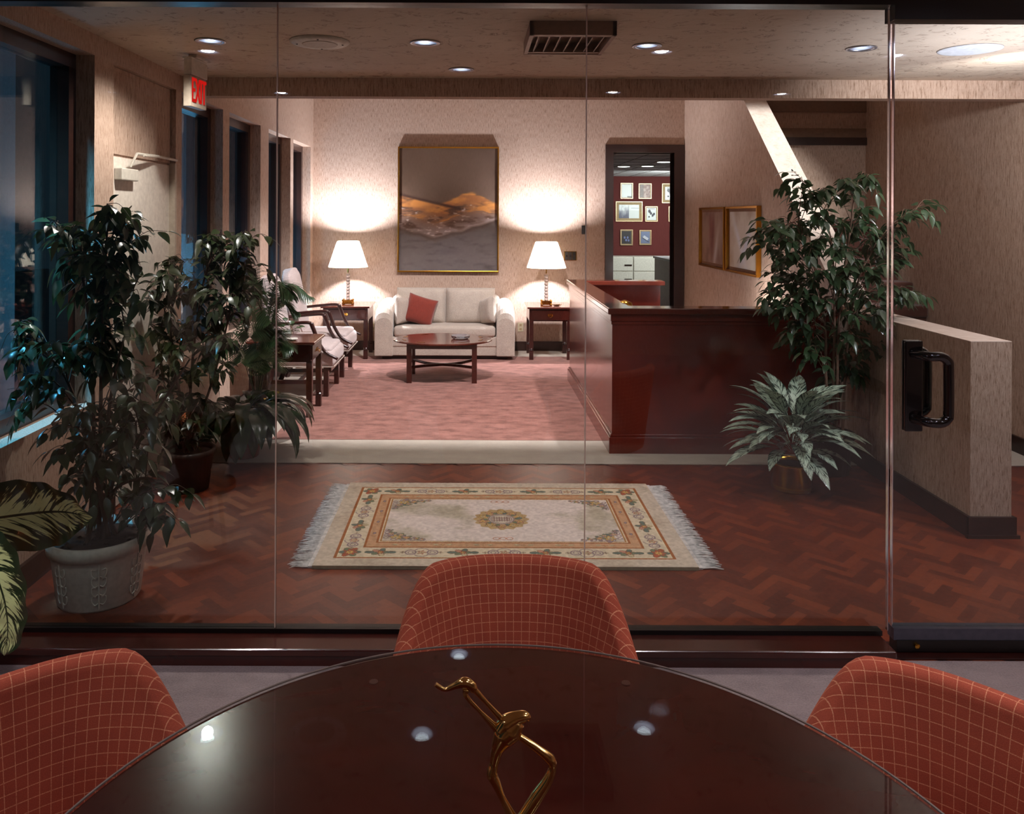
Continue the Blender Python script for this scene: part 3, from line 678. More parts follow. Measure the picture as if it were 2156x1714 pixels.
# open-arm chairs by the windows
def armchair(label, y, group):
    t = thing('armchair', label, 'armchair', (-1.36, y, 0), 0, group)
    hw = .285
    b = B(); n = bmesh.new(); rbox(n, -.56, .05, -.32, .32, .275, .43, .05, 4); merge(b, n); n = bmesh.new(); rbox(n, -.52, .02, -.28, .28, .40, .465, .03, 4); merge(b, n)
    obj('seat', b, DAMASK, t, smooth=True)
    b = B(); tube(b, [(.05, -.31, .285), (.05, .31, .285)], .006, 6); tube(b, [(-.55, -.318, .285), (.05, -.318, .285)], .006, 6); tube(b, [(-.55, .318, .285), (.05, .318, .285)], .006, 6); obj('piping', b, SOFAM, t)
    M = Matrix.Translation((-.50, 0, .42)) @ Matrix.Rotation(-.20, 4, 'Y')
    b = B(); prof = [(-.25, 0), (-.27, .35), (-.27, .58)]+[(-.27*math.cos(a), .60+.12*math.sin(a)) for a in [PI*k/12 for k in range(1, 12)]]+[(.27, .58), (.27, .35), (.25, 0)]
    n = bmesh.new(); prism(n, prof, 'x', -.045, .045); bmesh.ops.bevel(n, geom=n.edges[:], offset=.02, segments=3, affect='EDGES', profile=.5); merge(b, n, M); obj('backrest', b, DAMASK, t, smooth=True)
    for s in (-1, 1):
        b = B(); pts = [(-.545, s*.30, .67), (-.40, s*.315, .685), (-.22, s*.325, .70), (-.16, s*.325, .695)]
        tube(b, curve(pts, 6), [.02]*19, 8, flat=.8)
        tube(b, curve([(-.16, s*.325, .695), (-.13, s*.325, .62), (-.09, s*.325, .52), (-.02, s*.325, .42), (.09, s*.325, .36)], 7), [.022-.0003*i for i in range(29)], 8); obj('arm', b, MAHOGDK, t, smooth=True)
        obj('leg', box(-.045, 0.0, s*hw-.024, s*hw+.024, 0, .30), MAHOGDK, t)
        b = B(); tube(b, [(-.53, s*hw, .30), (-.545, s*hw, .15), (-.60, s*hw, 0)], .024, 4); obj('leg', b, MAHOGDK, t)
        obj('stretcher', box(-.55, -.04, s*hw-.012, s*hw+.012, .12, .155), MAHOGDK, t)
    obj('stretcher', box(-.30, -.27, -hw+.012, hw-.012, .125, .15), MAHOGDK, t); obj('seat_rail', box(-.04, 0.02, -hw+.02, hw-.02, .235, .275), MAHOGDK, t)
    return t
armchair('open-arm chair in pale damask nearer the loveseat, second along the windows', 8.755, 'pale damask armchairs along the windows')
armchair('open-arm chair in pale damask between the other armchair and the nearest end table', 7.855, 'pale damask armchairs along the windows')
# dish and small cutting on the near end table
b = B(); lathe(b, [(.03, 0), (.05, .01), (.045, .016), (.025, .008)], seg=18); o = obj('small_dish', b, OFFW, None, smooth=True, loc=(-1.545, 6.86, .641)); tag(o, 'small white dish on the nearest end table', 'dish')

# wall fittings in the lounge
sw = thing('light_switch', 'black triple light switch with brass surround right of the right lamp', 'light switch', ((1201-CX)*YB/F, YB, EYE-(538-CY)*YB/F))
obj('wall_plate', box(-.079, .079, -.008, -.0005, -.058, .058), BRASS, sw, bevel=.002)
for k in (-1, 0, 1):
    r_ = obj('rocker_plate', box(k*.047-.020, k*.047+.020, -.012, -.008, -.05, .05), BLACKF, sw); b = B(); lathe(b, [(.012, 0), (.010, .01)], (0, 0, 0), 12); obj('dial', b, CHROME, r_, loc=(k*.047, -.013, 0), rot=(PI/2, 0, 0))
b = B(); rbox(b, -.022, .022, -.03, -.001, -.055, .055, .006, 2); o = obj('thermostat', b, BLACKF, None, loc=((1228-CX)*YB/F, YB, EYE-(483-CY)*YB/F)); tag(o, 'small dark thermostat on the back wall left of the doorway', 'thermostat')
for x, lb in ((1097, 'cream wall outlet right of the loveseat'), (786, 'cream wall outlet left of the loveseat')):
    t = thing('wall_outlet', lb, 'outlet', ((x-CX)*YB/F, YB, .30), 0, 'wall outlets behind the loveseat'); obj('cover_plate', box(-.036, .036, -.006, -.0005, -.057, .057), CREAMP, t, bevel=.002)
    for z in (-.025, .025): b = B(); bx(b, -.014, .014, -.008, -.006, z-.014, z+.014); obj('socket', b, MATB, t)

# ------------------------------------------------------------------ painted surfaces (colour per vertex on a fine grid)
def m_painted(name, rough=.8, coat=0):
    t = NT(name); a = t.n('ShaderNodeVertexColor'); a.layer_name = 'paint'; t.l(a.outputs['Color'], t.b.inputs['Base Color']); t.set(Roughness=rough); t.b.inputs['Coat Weight'].default_value = coat; return t.m
PAINT = m_painted('painted_picture', .45, .3); WOOL = m_painted('wool_pile', .95)
def lin(a): a = a/255.; return np.where(a <= .04045, a/12.92, ((a+.055)/1.055)**2.4)
def painted(name, img, w_, h_, mat, parent, plane='xz', thick=0, loc=None, rough=0, rz=0):
    """img: rows (top first) x cols x 3 in sRGB 0..255"""
    H, W2, _ = img.shape
    xs = (np.arange(W2)/(W2-1)-.5)*w_; ys = (.5-np.arange(H)/(H-1))*h_
    X, Y = np.meshgrid(xs, ys); Z = np.zeros_like(X)
    if rough:
        Z = np.random.RandomState(2).rand(H, W2)*rough
    V = np.stack([X, Y, Z], -1) if plane == 'xy' else np.stack([X, -Z, Y], -1)
    V = V.reshape(-1, 3); idx = np.arange(H*W2).reshape(H, W2)
    Fc = np.stack([idx[1:, :-1], idx[1:, 1:], idx[:-1, 1:], idx[:-1, :-1]], -1).reshape(-1, 4)
    me = bpy.data.meshes.new(name); me.vertices.add(len(V)); me.vertices.foreach_set('co', V.astype(np.float32).ravel())
    me.loops.add(Fc.size); me.loops.foreach_set('vertex_index', Fc.astype(np.int32).ravel())
    me.polygons.add(len(Fc)); me.polygons.foreach_set('loop_start', (np.arange(len(Fc))*4).astype(np.int32)); me.update(calc_edges=True)
    me.validate()
    ca = me.color_attributes.new('paint', 'FLOAT_COLOR', 'POINT'); d = np.ones((len(V), 4), np.float32); d[:, :3] = lin(np.clip(img.reshape(-1, 3), 0, 255)); ca.data.foreach_set('color', d.ravel())
    me.materials.append(mat); o = bpy.data.objects.new(name, me); link(o, parent)
    if loc is not None: o.location = loc
    o.rotation_euler = (0, 0, rz)
    return o
def vnoise(h, w_, cell, seed, octaves=4):
    r = np.random.RandomState(seed); out = np.zeros((h, w_)); amp = 1; tot = 0
    cy, cx = (cell, cell) if not isinstance(cell, tuple) else cell
    for o in range(octaves):
        gy, gx = int(h/cy)+3, int(w_/cx)+3; g = r.rand(gy, gx)
        yy = np.arange(h)/cy; xx = np.arange(w_)/cx; iy = yy.astype(int); ix = xx.astype(int); fy = (yy-iy)[:, None]; fx = (xx-ix)[None]
        fy = fy*fy*(3-2*fy); fx = fx*fx*(3-2*fx)
        out += amp*((g[iy][:, ix]*(1-fx)+g[iy][:, ix+1]*fx)*(1-fy)+(g[iy+1][:, ix]*(1-fx)+g[iy+1][:, ix+1]*fx)*fy)
        tot += amp; amp *= .55; cy = max(cy/2, 1.01); cx = max(cx/2, 1.01)
    return out/tot
def blend(img, m, c): m = np.clip(m, 0, 1)[..., None]; img[:] = img*(1-m)+np.array(c, float)*m

# ---- carved wool rug
RW, RD = 1.861, 1.21; RH, RX = 400, 616
def rug_image():
    gy, gx = np.mgrid[0:RH, 0:RX]; x = (gx/(RX-1)-.5)*RW; y = (.5-gy/(RH-1))*RD
    n1 = vnoise(RH, RX, 70, 1); n2 = vnoise(RH, RX, 5, 5, 2)
    img = np.zeros((RH, RX, 3)); img[:] = (206, 186, 168); blend(img, (n1-.45)*3, (184, 162, 142))
    dx = RW/2-abs(x); dy = RD/2-abs(y); e = np.minimum(dx, dy); S = .006
    def band(a, c): return (e > a) & (e < c)
    OR, TAN, FLD, BRD = (162, 96, 50), (200, 152, 116), (226, 206, 198), (216, 196, 170)
    img[e > .085] = BRD
    img[band(.085, .100)] = OR; img[band(.100, .106)] = (224, 208, 176)
    img[e > .215] = OR; img[band(.227, .275)] = TAN; img[band(.275, .287)] = OR; img[band(.287, .292)] = (224, 200, 168); img[band(.292, .300)] = (170, 120, 70)
    f = e > .300; fc = np.zeros_like(img); fc[:] = FLD; blend(fc, (n1-.5)*4, (184, 168, 148)); img[f] = fc[f]
    ink = (128, 96, 72)
    def flower(cx, cy, r, c1, c2, k=6, ph=0):
        d = np.hypot(x-cx, y-cy); th = np.arctan2(y-cy, x-cx)+ph; R_ = r*(.78+.22*np.cos(k*th))
        img[d < R_] = ink; img[d < R_*.86] = c1; img[(d < R_*.55)] = ink; img[d < R_*.47] = c2; img[d < R_*.16] = ink
    def leaf(cx, cy, L, ang, c):
        u = (x-cx)*math.cos(ang)+(y-cy)*math.sin(ang); v = -(x-cx)*math.sin(ang)+(y-cy)*math.cos(ang)
        w2 = .32*L*np.sqrt(np.clip(u/L*(1-u/L)*4, 0, 1)); m = (u > 0) & (u < L) & (abs(v) < w2)
        img[m] = ink; img[m & (abs(v) < w2*.72)] = c
    def arc(cx, cy, r, a0, a1, c, w_=.0045):
        d = np.hypot(x-cx, y-cy); th = (np.arctan2(y-cy, x-cx)-a0) % (2*PI); img[(abs(d-r) < w_) & (th < (a1-a0))] = c
    GR, GB, PK, RD_, YL, LV, TL = (120,126,100), (104,114,104), (196,140,116), (176,88,60), (212,168,92), (150,126,128), (196,176,140)
    # borders
    def motif(cx, cy, vert, kind):
        def T(u, v): return (cx+v, cy+u) if vert else (cx+u, cy+v)
        if kind == 0:      # scroll cartouche with a flower
            a = T(-.055, 0); c = T(.055, 0)
            for q in (a, c): arc(q[0], q[1], .026, 0, 2*PI, LV); arc(q[0], q[1], .013, 0, 2*PI, LV, .003)
            flower(*T(0, 0), .026, PK, TL, 5)
            for s in (-1, 1): flower(*T(.095*s, .0), .014, TL, LV, 4)
            for s in (-1, 1): arc(*T(0, .012*s), .036, 0 if s > 0 else PI, PI if s > 0 else 2*PI, LV, .003)
        else:
            for k in range(5): leaf(*T(0, 0), .05, k*1.25+(1.57 if vert else 0), (GR, GB, PK, GR, TL)[k])
            flower(*T(0, 0), .022, RD_, YL, 6)
            for s in (-1, 1): leaf(*T(.03*s, 0), .05*1, (1.57 if vert else 0)+(0 if s > 0 else PI), GB)
    M_ = .158
    for sy in (-1, 1):
        for k, cx in enumerate(np.linspace(-.62, .62, 7)): motif(cx, sy*(RD/2-M_), False, 0 if k % 2 else 1)
        for k in range(6): cx = -.52+k*.208; flower(cx, sy*(RD/2-.251), .013, PK, YL, 4); leaf(cx+.02, sy*(RD/2-.251), .03, .2, TL); leaf(cx-.02, sy*(RD/2-.251), .03, PI-.2, TL)
    for sx in (-1, 1):
        for k, cy in enumerate(np.linspace(-.30, .30, 4)): motif(sx*(RW/2-M_), cy, True, k % 2)
        for k in range(4): cy = -.24+k*.16; flower(sx*(RW/2-.251), cy, .013, PK, YL, 4); leaf(sx*(RW/2-.251), cy+.02, .03, 1.5, LV)
        for sy in (-1, 1):
            qx, qy = sx*(RW/2-M_), sy*(RD/2-M_)
            for k in range(6): leaf(qx, qy, .058, k*1.05, (GB, RD_, GR)[k % 3])
            flower(qx, qy, .042, RD_, YL, 7)
            # corner sprays of the field
            fx, fy = sx*(RW/2-.31), sy*(RD/2-.31)
            for (u, v, r, c1, c2) in ((.06,.035,.036,YL,TL),(.115,.03,.022,PK,YL),(.03,.085,.020,PK,TL),(.165,.018,.016,YL,PK),(.018,.125,.014,LV,PK),(.20,.012,.010,PK,YL),(.085,.068,.016,TL,PK)):
                ang = math.atan2(-sy*v, -sx*u)
                for k in range(3): leaf(fx-sx*u, fy-sy*v, r*1.7, ang+1.4*(k-1)+.5, (GB, GR, LV)[k])
                flower(fx-sx*u, fy-sy*v, r, c1, c2, 6, u*40)
            for k in range(4): arc(fx-sx*(.05+.05*k), fy-sy*.008, .014, 0, 2*PI, LV, .003); arc(fx-sx*.008, fy-sy*(.03+.035*k), .012, 0, 2*PI, LV, .003)
    # centre medallion
    d = np.hypot(x, y); img[(d < .148+.008*np.cos(16*np.arctan2(y, x)))] = (190, 156, 112)
    for k in range(10):
        a = k*PI/5+.3; flower(.108*math.cos(a), .108*math.sin(a), .030, (YL, PK)[k % 2], (TL, YL)[k % 2], 5, a)
        leaf(.075*math.cos(a+.3), .075*math.sin(a+.3), .05, a+.9, GB if k % 2 else GR)
    img[d < .070] = (206, 188, 168); img[abs(d-.070) < .004] = LV; img[abs(d-.058) < .0025] = LV
    img[(d < .052) & ((np.floor(x/.007) % 2) == 0) & (abs(y) < .034)] = (146, 112, 104); img[(d < .052) & (abs(abs(y)-.017) < .004)] = (146, 112, 104)
    for s in (-1, 1):
        for q in (-1, 0, 1): arc(q*.035, s*.27, .016, 0, 2*PI, PK, .003)
    img *= (.90+.2*n2)[..., None]
    return img
rug = thing('rug', 'cream wool rug with floral border and centre medallion on the parquet', 'rug', (.156, 4.485, .0))
rp = painted('pile', rug_image(), RW, RD, WOOL, rug, 'xy', loc=(0, 0, .0165), rough=.0016)
b = B(); bx(b, -RW/2, RW/2, -RD/2, RD/2, .0008, .016); obj('edge', b, plain('rug_edge', (176,158,128), .95), rug)
FRM = plain('fringe_cotton', (206,198,196), .95, var=.15)
rnd = random.Random(9)
for sx in (-1, 1):
    b = B(); bx(b, sx*RW/2-(.0 if sx > 0 else .022), sx*RW/2+(.022 if sx > 0 else 0), -RD/2+.01, RD/2-.0, .001, .009); obj('binding', b, FRM, rug)
    b = B()
    for k in range(330):
        y = -RD/2+.012+(RD-.024)*k/329; x0 = sx*(RW/2+.02); L = .095*rnd.uniform(.8, 1.15); dy = rnd.uniform(-.02, .02)
        pts = [(x0, y, .006), (x0+sx*L*.35, y+dy*.3+rnd.uniform(-.004, .004), .008), (x0+sx*L*.7, y+dy*.8, .005+rnd.random()*.006), (x0+sx*L, y+dy+rnd.uniform(-.006, .006), .004)]
        tube(b, pts, [.0022, .0022, .002, .0008], 4)
    fr = obj('fringe', b, FRM, rug); fr['kind'] = 'stuff'

# ---- pictures
def frame_mesh(w_, h_, t_, d_):
    b = B()
    for (x0, x1, z0, z1) in ((-w_/2, w_/2, h_/2-t_, h_/2), (-w_/2, w_/2, -h_/2, -h_/2+t_), (-w_/2, -w_/2+t_, -h_/2+t_, h_/2-t_), (w_/2-t_, w_/2, -h_/2+t_, h_/2-t_)): bx(b, x0, x1, -d_, 0, z0, z1)
    return b
def big_painting():
    H, W2 = 260, 210; gy, gx = np.mgrid[0:H, 0:W2]; u = gx/W2; v = gy/H
    n = vnoise(H, W2, 60, 3); nf = vnoise(H, W2, (7, 22), 8, 3); ns = vnoise(H, W2, (4, 9), 4, 2)
    img = np.zeros((H, W2, 3)); img[:] = (84, 62, 48); blend(img, (n-.35)*1.6, (104, 80, 66)); blend(img, (u-.5)*.6*(1-v), (104, 84, 78))
    w1 = .03*(nf-.5)
    ridge = np.where(u < .4, .375+.13*u*1.1, .43+0*u)+w1                       # left dark slope
    hill = .455-.10*np.exp(-((u-.72)/.20)**2)+w1                                  # right ochre hill
    low = np.where(u < .36, .66+.22*u, .74-.24*(u-.36))+w1*1.2                    # lower edge of the mass
    top = np.minimum(np.where(u < .45, .375+.19*u, .60), np.where(u > .32, hill+0.0, .9)); top = np.where(u < .32, .375+.19*u, np.minimum(.375+.19*u, hill))
    m = (v > top) & (v < low); mf = np.clip((v-top)*60, 0, 1)*np.clip((low-v)*40, 0, 1)
    rock = np.zeros_like(img); t = np.clip((v-top)/(low-top+1e-6), 0, 1); rock[:] = (148, 92, 52)
    blend(rock, (t-.25)*2.2, (128, 98, 84)); blend(rock, (t-.6)*2.5, (136, 116, 112)); blend(rock, (nf-.52)*5, (84, 56, 42)); blend(rock, (ns-.68)*5*(t > .35), (190, 168, 158)); blend(rock, (vnoise(H, W2, (12, 40), 12)-.5)*5*(t < .55), (190, 122, 60))
    img = img*(1-mf[..., None])+rock*mf[..., None]
    dl_ = abs(v-(.375+.19*u)); blend(img, (1-dl_/.018)*(u < .62), (58, 34, 26))
    blend(img, np.clip(1-abs(v-low+.02)/.035, 0, 1)*np.clip((u-.3)*2, 0, 1)*.8, (186, 166, 162)); blend(img, np.clip(1-abs(v-low-.008)/.014, 0, 1)*.7, (72, 56, 54))
    s = v > low; snow = np.zeros_like(img); snow[:] = (104, 92, 90); blend(snow, (nf-.5)*3, (84, 74, 74)); blend(snow, (n-.5)*3, (118, 108, 106)); sm = np.clip((v-low)*30, 0, 1)[..., None]; img = img*(1-sm)+snow*sm
    blend(img, np.clip(1-np.hypot((u-.5)/.16, (v-.84)/.035), 0, 1)*.6, (80, 70, 74)); blend(img, np.clip(1-np.hypot((u-.9)/.07, (v-.965)/.03), 0, 1)*.7, (60, 48, 48))
    return img
px0, px1, py0, py1 = 838, 1050, 310, 573
w_ = (px1-px0)*YB/F; h_ = (py1-py0)*YB/F
pt = thing('landscape_painting', 'large abstract mountain landscape in a thin gold frame above the loveseat', 'painting', (((px0+px1)/2-CX)*YB/F, YB-.003, EYE-((py0+py1)/2-CY)*YB/F))
obj('frame', frame_mesh(w_, h_, .018, .05), GOLD, pt, bevel=.003)
obj('canvas_back', box(-w_/2+.012, w_/2-.012, -.018, -.002, -h_/2+.012, h_/2-.012), MATB, pt)
painted('canvas', big_painting(), w_-.034, h_-.034, PAINT, pt, loc=(0, -.026, 0))
def abstract(seed, cols):
    H, W2 = 90, 120; gy, gx = np.mgrid[0:H, 0:W2]; u = gx/W2; v = gy/H; n = vnoise(H, W2, (40, 30), seed)
    img = np.zeros((H, W2, 3)); img[:] = cols[0]; blend(img, (n-.4)*3, cols[1])
    for k, (cu, cv, ang, c) in enumerate(cols[2]):
        d = abs((u-cu)*math.cos(ang)+(v-cv)*math.sin(ang)); blend(img, np.clip(1-d/(.08+.05*n), 0, 1)*np.clip(1.1-abs(v-cv)*1.6, 0, 1)*.85, c)
    return img
pics = [(8.91, 'dark red framed abstract picture on the stair wall, left of its pair', abstract(3, ((140,112,98), (100,62,54), [(.5,.4,.1,(82,24,20)), (.40,.3,.0,(96,40,34)), (.62,.8,.25,(200,190,190))]))),
        (7.915, 'pale blue-white framed abstract picture on the stair wall, nearest the fig tree', abstract(5, ((196,184,172), (166,146,128), [(.35,.5,-.5,(210,216,232)), (.6,.6,.5,(190,198,222))])))]
for y, lb, im in pics:
    t = thing('framed_picture', lb, 'picture', (SW0-.002, y, 1.475), -PI/2, 'pair of gold framed pictures on the stair wall')
    obj('frame', frame_mesh(.93, .665, .022, .045), GOLD, t, bevel=.002); painted('picture', im, .80, .56, PAINT, t, loc=(0, -.018, 0)); obj('mat_board', box(-.45, .45, -.014, -.002, -.32, .32), plain('brown_mat', (116,76,48), .8) if 'brown_mat' not in bpy.data.materials else bpy.data.materials['brown_mat'], t)

# ---- office behind the doorway
YO = 17.0; PALEG = plain('pale_gold', (206,176,140), .35, .8, var=0)
def poster(kind):
    H, W2 = 48, 38; gy, gx = np.mgrid[0:H, 0:W2]; u = gx/W2; v = gy/H; n = vnoise(H, W2, 9, 7+len(kind)); img = np.zeros((H, W2, 3)); img[:] = (226, 230, 228)
    if kind == 'paper': blend(img, ((u > .55) & (v > .88))*1., (60, 60, 60)); blend(img, ((abs(v-.06) < .02) & (u > .2) & (u < .8))*.4, (160, 160, 160))
    if kind == 'collage': img[:] = (120, 70, 56); blend(img, (n-.45)*5, (180, 150, 140)); blend(img, ((u < .35))*.5, (70, 60, 60))
    if kind == 'print':
        for (a, c, r) in ((.3,.28,.13),(.45,.45,.12),(.62,.6,.12),(.75,.5,.1),(.25,.7,.08)): blend(img, (np.hypot(u-a, (v-c)) < r*(n+.5))*1., (50, 44, 60))
        blend(img, ((abs(v-.08) < .03) & (u > .15) & (u < .85))*.7, (90, 90, 100))
    if kind == 'spread': img = np.tile(img, (1, 2, 1))[:, :76]; gy, gx = np.mgrid[0:H, 0:76]; u = gx/76; v = gy/H; n = vnoise(H, 76, (14, 6), 4); blend(img, (u < .5)*np.clip(v*1.3+n-.6, 0, 1), (90, 90, 110)); blend(img, ((abs(v-.25) < .03) & (u > .6))*.5, (120, 120, 130))
    if kind == 'night': img[:] = (40, 34, 38); [blend(img, (np.hypot(u-a, v-c) < .09)*1., (110, 120, 170)) for a, c in ((.3,.5),(.6,.5),(.45,.7),(.7,.72))]
    if kind == 'device': img[:] = (120, 130, 160); blend(img, (v*.6+n*.2), (90, 96, 130)); m = (abs((u-.5)+(v-.55)*.9) < .36) & (abs((v-.55)-(u-.5)*.5) < .17); blend(img, m*1., (196, 196, 206)); m2 = (abs((v-.68)-(u-.5)*.5) < .04) & (abs(u-.5) < .35); blend(img, m2*1., (50, 50, 60))
    if kind == 'dark': img[:] = (44, 34, 32); blend(img, ((np.abs(u-.5) < .12) & (np.sin(v*40) > 0))*.8, (200, 190, 180))
    return img
PL = [('paper', 1306,1332,384,417, .012, 'framed white paper, top left of the frames on the red office wall'), ('collage', 1344,1371,385,417, .012, 'framed brown collage, top middle on the red office wall'),
      ('print', 1393,1432,385,426, .085, 'wide-matted print at the top right edge of the office doorway'), ('spread', 1296,1352,423,465, .085, 'wide framed two-page spread, middle left on the red office wall'),
      ('print', 1358,1384,433,465, .022, 'framed white page with dark figures, centre of the red office wall'), ('dark', 1407,1433,433,465, .012, 'dark framed print cut by the right doorway edge, middle row'),
      ('night', 1306,1332,482,515, .022, 'dark blue framed print, bottom left on the red office wall'), ('device', 1346,1371,483,514, .022, 'blue framed picture of a boxy device, bottom middle on the red office wall'),
      ('paper', 1410,1440,475,515, .11, 'tan matted frame at the lower right edge of the office doorway')]
for kind, x0, x1, y0, y1, mt, lb in PL:
    w_ = (x1-x0)*YO/F; h_ = (y1-y0)*YO/F
    t = thing('wall_frame', lb, 'picture frame', (((x0+x1)/2-CX)*YO/F, YO-.002, EYE-((y0+y1)/2-CY)*YO/F), 0, 'framed prints on the office wall')
    obj('frame', frame_mesh(w_, h_, .013, .03), PALEG, t); obj('mat_board', box(-w_/2+.01, w_/2-.01, -.012, -.002, -h_/2+.01, h_/2-.01), MATB, t)
    painted('print', poster(kind), w_-.034-2*mt*.6, h_-.034-2*mt*.6, PAINT, t, loc=(0, -.016, 0))
for k, (x0, x1, lb) in enumerate(((2.35, 3.24, 'cream filing cabinet at the left under the office frames'), (3.24, 4.13, 'cream filing cabinet behind the brown office counter'))):
    t = thing('filing_cabinet', lb, 'cabinet', (x0, 16.4, 0), 0, 'cream filing cabinets in the office'); wd = x1-x0-.012
    obj('body', box(0, wd, .015, .55, 0, .885), CABINET, t)
    for r in range(3):
        d_ = obj('drawer', box(.008, wd-.008, 0, .015, .02+r*.29, .29+r*.29), CABINET, t, bevel=.002); obj('handle', box(wd*.80, wd*.97, -.008, 0, .02+r*.29+.10, .02+r*.29+.13), CHROME, d_)
t = thing('office_counter', 'brown office counter with a pale top seen through the doorway', 'counter', (3.35, 12.4, 0))
obj('top', box(-.02, 1.1, -.02, 2.62, .94, .97), plain('pale_laminate', (150,146,150), .4), t); obj('top_edge', box(-.024, -.02, -.02, 2.62, .935, .972), BLACKF, t); obj('side_panel', box(0, 1.08, 0, 2.6, 0, .94), wood('counter_wood', (84,56,40), (104,72,52), (3, 3, 12), .5, .1), t)
g0 = thing('office_light', None, 'ceiling light')
b = B(); lathe(b, [(.13, 0), (.13, -.012), (.10, -.014)], seg=20); obj('rim', b, OFFW, g0); b = B(); lathe(b, [(.098, -.0145), (.09, -.016)], seg=20); obj('diffuser', b, emis('office_lens', (255,250,245), 9), g0)
for i, (px, py, lb) in enumerate(((1397, 338, 'round office ceiling light at the upper right of the doorway'), (1363, 347, 'round office ceiling light in the middle of the doorway view'), (1313, 348, 'round office ceiling light at the left of the doorway view'))):
    Y = .85*F/(CY-py); o = g0 if i == 0 else dup(g0); o.location = ((px-CX)*Y/F, Y, 2.55); o['label'] = lb; o['group'] = 'round lights in the office ceiling'
b = B()
for k in range(14): bx(b, 1.0+k*.45, 1.012+k*.45, YB+.25, 17, 2.546, 2.55)
for k in range(10): bx(b, .6, 7.2, 10.6+k*.65, 10.612+k*.65, 2.546, 2.55)
struct('trim_9', b, plain('ceiling_grid', (120,112,108), .6))

# ------------------------------------------------------------------ plants
class LB:
    """collects leaves and twigs"""
    def __init__(s): s.v = []; s.f = []; s.uv = []; s.tw = B()
    def leaf(s, p, d, L, W2, droop=.5, roll=0, fold=.25, n=5, rnd=random):
        d = d.normalized(); side = d.cross(Vector((0, 0, 1)))
        if side.length < .1: side = Vector((1, 0, 0))
        side.normalize(); side = Matrix.Rotation(roll, 3, d) @ side; up = side.cross(d)
        k0 = len(s.v)
        for i in range(n+1):
            t = i/n; w_ = W2/2*(math.sin(PI*min(1, t**.75*1.02)))**.9 if t < 1 else 0; w_ = max(w_, .0008)
            c = p+d*(L*t)*(1-.12*droop*t)-Vector((0, 0, 1))*(droop*L*t*t*.5)
            for j in (-1, 0, 1): s.v.append(tuple(c+side*(j*w_)+up*(abs(j)*w_*fold))); s.uv.append((j, t))
        for i in range(n):
            for j in range(2): a = k0+i*3+j; s.f.append((a, a+1, a+4, a+3))
    def twig(s, pts, r0, r1, seg=5):
        n = len(pts); tube(s.tw, pts, [r0+(r1-r0)*i/(n-1) for i in range(n)], seg, cap=False)
    def leafy(s, pts, rnd, L, gap, droop=.7, start=.2):
        tot = sum((Vector(pts[i+1])-Vector(pts[i])).length for i in range(len(pts)-1)); acc = 0; nxt = tot*start; sd = 1
        for i in range(len(pts)-1):
            a, c = Vector(pts[i]), Vector(pts[i+1]); l = (c-a).length
            while l > 0 and nxt < acc+l:
                p = a+(c-a)*((nxt-acc)/l); t = (c-a).normalized(); s1 = t.cross(Vector((0, 0, 1)))
                if s1.length < .1: s1 = Vector((rnd.uniform(-1, 1), rnd.uniform(-1, 1), 0))
                s1.normalize(); d = t*rnd.uniform(.3, .8)+s1*sd*rnd.uniform(.5, 1.1)+Vector((rnd.uniform(-.3, .3), rnd.uniform(-.3, .3), rnd.uniform(-.9, .1)))
                q = p+d.normalized()*.012; s.leaf(q, d, L*rnd.uniform(.75, 1.2), L*rnd.uniform(.48, .62), rnd.uniform(.4, 1.0)*droop, rnd.uniform(-.7, .7), rnd.uniform(.1, .35)); sd = -sd; nxt += gap*rnd.uniform(.6, 1.4)
            acc += l
        s.leaf(Vector(pts[-1]), Vector(pts[-1])-Vector(pts[-2]), L, L*.45, droop)
    def build(s, lm, sm, parent, lname='foliage', sname='stem'):
        o = parent.location
        vs = [(a-o.x, b_-o.y, c-o.z) for a, b_, c in s.v]; raw(lname, vs, s.f, lm, parent, True, s.uv)
        bmesh.ops.translate(s.tw, verts=s.tw.verts[:], vec=-Vector(o)); obj(sname, s.tw, sm, parent, smooth=True)
def fig(root, base_z, stems, clumps, Yc, spread, L, seed, tw=3, lo=-.5, xlim=None, gap=.036, rstem=.011):
    """stems: list of pixel polylines; clumps: pixel targets, each gets twigs from the nearest stem point below it"""
    rnd = random.Random(seed); lb = LB(); sp = []
    for k, st_ in enumerate(stems):
        pts = [root.location+Vector((rnd.uniform(-.05, .05), rnd.uniform(-.05, .05), base_z))]
        for (px, py) in st_: pts.append(P(px, py, Yc+rnd.uniform(-.06, .06)))
        cv = curve(pts, 6); lb.twig(cv, rstem, .004, 6); sp += cv
    for (px, py) in clumps:
        dY = rnd.uniform(-1, 1)*spread; tgt = P(px, py, Yc+dY)
        cand = [q for q in sp if q.z < tgt.z-.03 or q.z < base_z+.15] or sp
        src = min(cand, key=lambda q: (q-tgt).length+abs(q.z-(tgt.z-.22))*.8)
        mid = (src+tgt)/2+Vector((0, 0, .05)); ln = (tgt-src).length
        cv = curve([src, mid, tgt], 6); lb.twig(cv, .0035, .0018, 4); lb.leafy(cv, rnd, L, gap, .8, .35)
        for q in range(tw):
            a = rnd.uniform(0, 2*PI); e = tgt+Vector((math.cos(a)*rnd.uniform(.05, .13), math.sin(a)*rnd.uniform(.03, .10), rnd.uniform(-.10, .05)))
            s0 = cv[rnd.randint(len(cv)//2, len(cv)-2)]; cc = curve([s0, (s0+e)/2+Vector((0, 0, .03)), e], 4); lb.twig(cc, .002, .0012, 3); lb.leafy(cc, rnd, L, gap*.9, .8, .15)
    if xlim: 
        ax = {'L': lambda v: (max(v[0], XL+.012), v[1], v[2])}[xlim]
        lb.v = [ax(v) for v in lb.v]
    return lb

